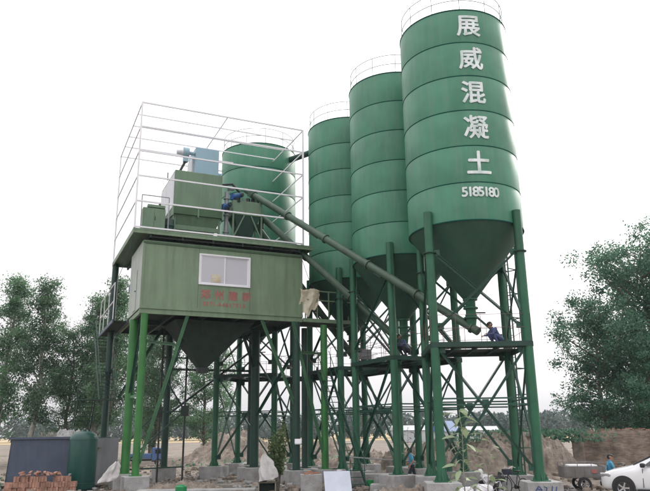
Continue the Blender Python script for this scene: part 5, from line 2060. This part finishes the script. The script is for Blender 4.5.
sapling('young sapling with broad pale leaves close to the camera before the lettered silo', (2.62, 13.4, 0), 2.95, 46, 0.27, 3, -0.10)
sapling('smaller broad leaved sapling just right of the first one', (3.05, 13.9, 0), 2.35, 20, 0.25, 8, 0.16)
sapling('thin yellowish sapling standing just behind the walking man', (4.15, 36.0, 0), 2.7, 16, 0.34, 12, -0.05)

def rubble(name, label, n, x0, x1, y0, y1, smin, smax, seed, mtl):
    g_ = np.random.default_rng(seed)
    base = np.array([(1, 1, 1), (1, 1, -1), (1, -1, 1), (1, -1, -1), (-1, 1, 1), (-1, 1, -1), (-1, -1, 1), (-1, -1, -1)], float)
    fq = np.array([(0, 1, 3, 2), (4, 6, 7, 5), (0, 4, 5, 1), (2, 3, 7, 6), (0, 2, 6, 4), (1, 5, 7, 3)])
    vs, fs = [], []
    for i in range(n):
        sz = smin + (smax - smin) * g_.random() ** 3
        p = base * sz * g_.uniform(0.35, 0.6, (8, 3)) * np.array([1.2, 1, 0.7])
        a = g_.uniform(0, 6.28)
        c_, s_ = math.cos(a), math.sin(a)
        p = p @ np.array([[c_, -s_, 0], [s_, c_, 0], [0, 0, 1]]) + np.array([g_.uniform(x0, x1), g_.uniform(y0, y1), sz * 0.15])
        vs.append(p)
        fs.append(fq + 8 * i)
    o_ = link(name, np_mesh(name, np.concatenate(vs), np.concatenate(fs)), mtl)
    tag(o_, label, 'rubble', kind='stuff')


rubble('yard_rubble', 'loose clods and stones strewn over the yard', 3200, -22, 20, 26, 58, 0.05, 0.32, 21, 'soil_heap')
rubble('concrete_chips', 'small grey concrete chips strewn between the footings', 1600, -12, 11, 27, 45, 0.04, 0.24, 22, 'concrete')
rubble('bank_clods', 'loose clods lying on the earth banks', 500, 5, 16, 40.5, 43.5, 0.06, 0.3, 23, 'soil_heap')

def cable(label, p, q, sag, r_=0.014, mtl='dark_steel'):
    p, q = Vector(p), Vector(q)
    pts = [p.lerp(q, k / 16) - Vector((0, 0, sag * 4 * (k / 16) * (1 - k / 16))) for k in range(17)]
    o_ = MB().path(pts, r_, 5).build('power_cable', mtl, smooth=60)
    return tag(o_, label, 'cable', 'cables slung between the steelwork')


cable('sagging cable from the tower platform to the top of the third silo legs', HW(9.0, 1.0, 12.3), (0.4, 38.2, 9.6), 0.9)
cable('sagging cable slung from the balcony rail to the second silo platform', HW(11.8, 0.9, 9.9), (2.4, 33.4, 7.0), 0.6)
cable('reddish cable hanging below the balcony towards the electric box', HW(9.6, 0.6, 8.3), (2.1, 37.5, 6.9), 0.7, 0.014, 'rust_rail')
cable('reddish cable drooping from the control room floor to the stairs', HW(8.6, 1.4, 8.2), (0.3, 36.4, 5.2), 0.5, 0.014, 'rust_rail')
cable('dark cable running from the control cabinet corner down to the landing', HW(-0.5, 0.2, 12.2), HW(-0.8, 6.0, 10.4), 0.3)
for i, (x, y, L, a, lab) in enumerate([(-3.9, 32.6, 2.2, 0.3, 'weathered plank lying left of the dark crate'), (-4.6, 35.2, 2.6, -0.4, 'weathered plank lying before the dark middle footing'),
                                       (1.1, 35.4, 2.4, 0.15, 'weathered plank lying under the steep stairs'), (8.9, 33.6, 2.0, -0.2, 'weathered plank lying behind the bicycle'), (-7.4, 36.2, 2.8, 0.7, 'weathered plank lying behind the front corner leg')]):
    o = slab_thing('timber_plank', lab, 'plank', (x, y, 0.05), (L, 0.18, 0.045), (0.03, 0.02, a), 'bark_pale', 0.005)
    o['group'] = 'planks lying in the yard'

# ------------------------------------------------------------------ haze
hz = MB().box((0, 365, 12.2), (1600, 870, 26.6))
o = hz.build('haze', None)
hm = bpy.data.materials.new('haze_air')
hm.use_nodes = True
hn, hl = hm.node_tree.nodes, hm.node_tree.links
hn.clear()
pv = hn.new('ShaderNodeVolumePrincipled')
pv.inputs['Color'].default_value = (0.80, 0.90, 0.99, 1)
pv.inputs['Density'].default_value = 0.00032
pv.inputs['Density Attribute'].default_value = ''
pv.inputs['Anisotropy'].default_value = 0.0
ho = hn.new('ShaderNodeOutputMaterial')
hl.new(pv.outputs[0], ho.inputs['Volume'])
o.data.materials.append(hm)
tag(o, 'pale morning haze lying over the whole yard', 'haze', kind='stuff')
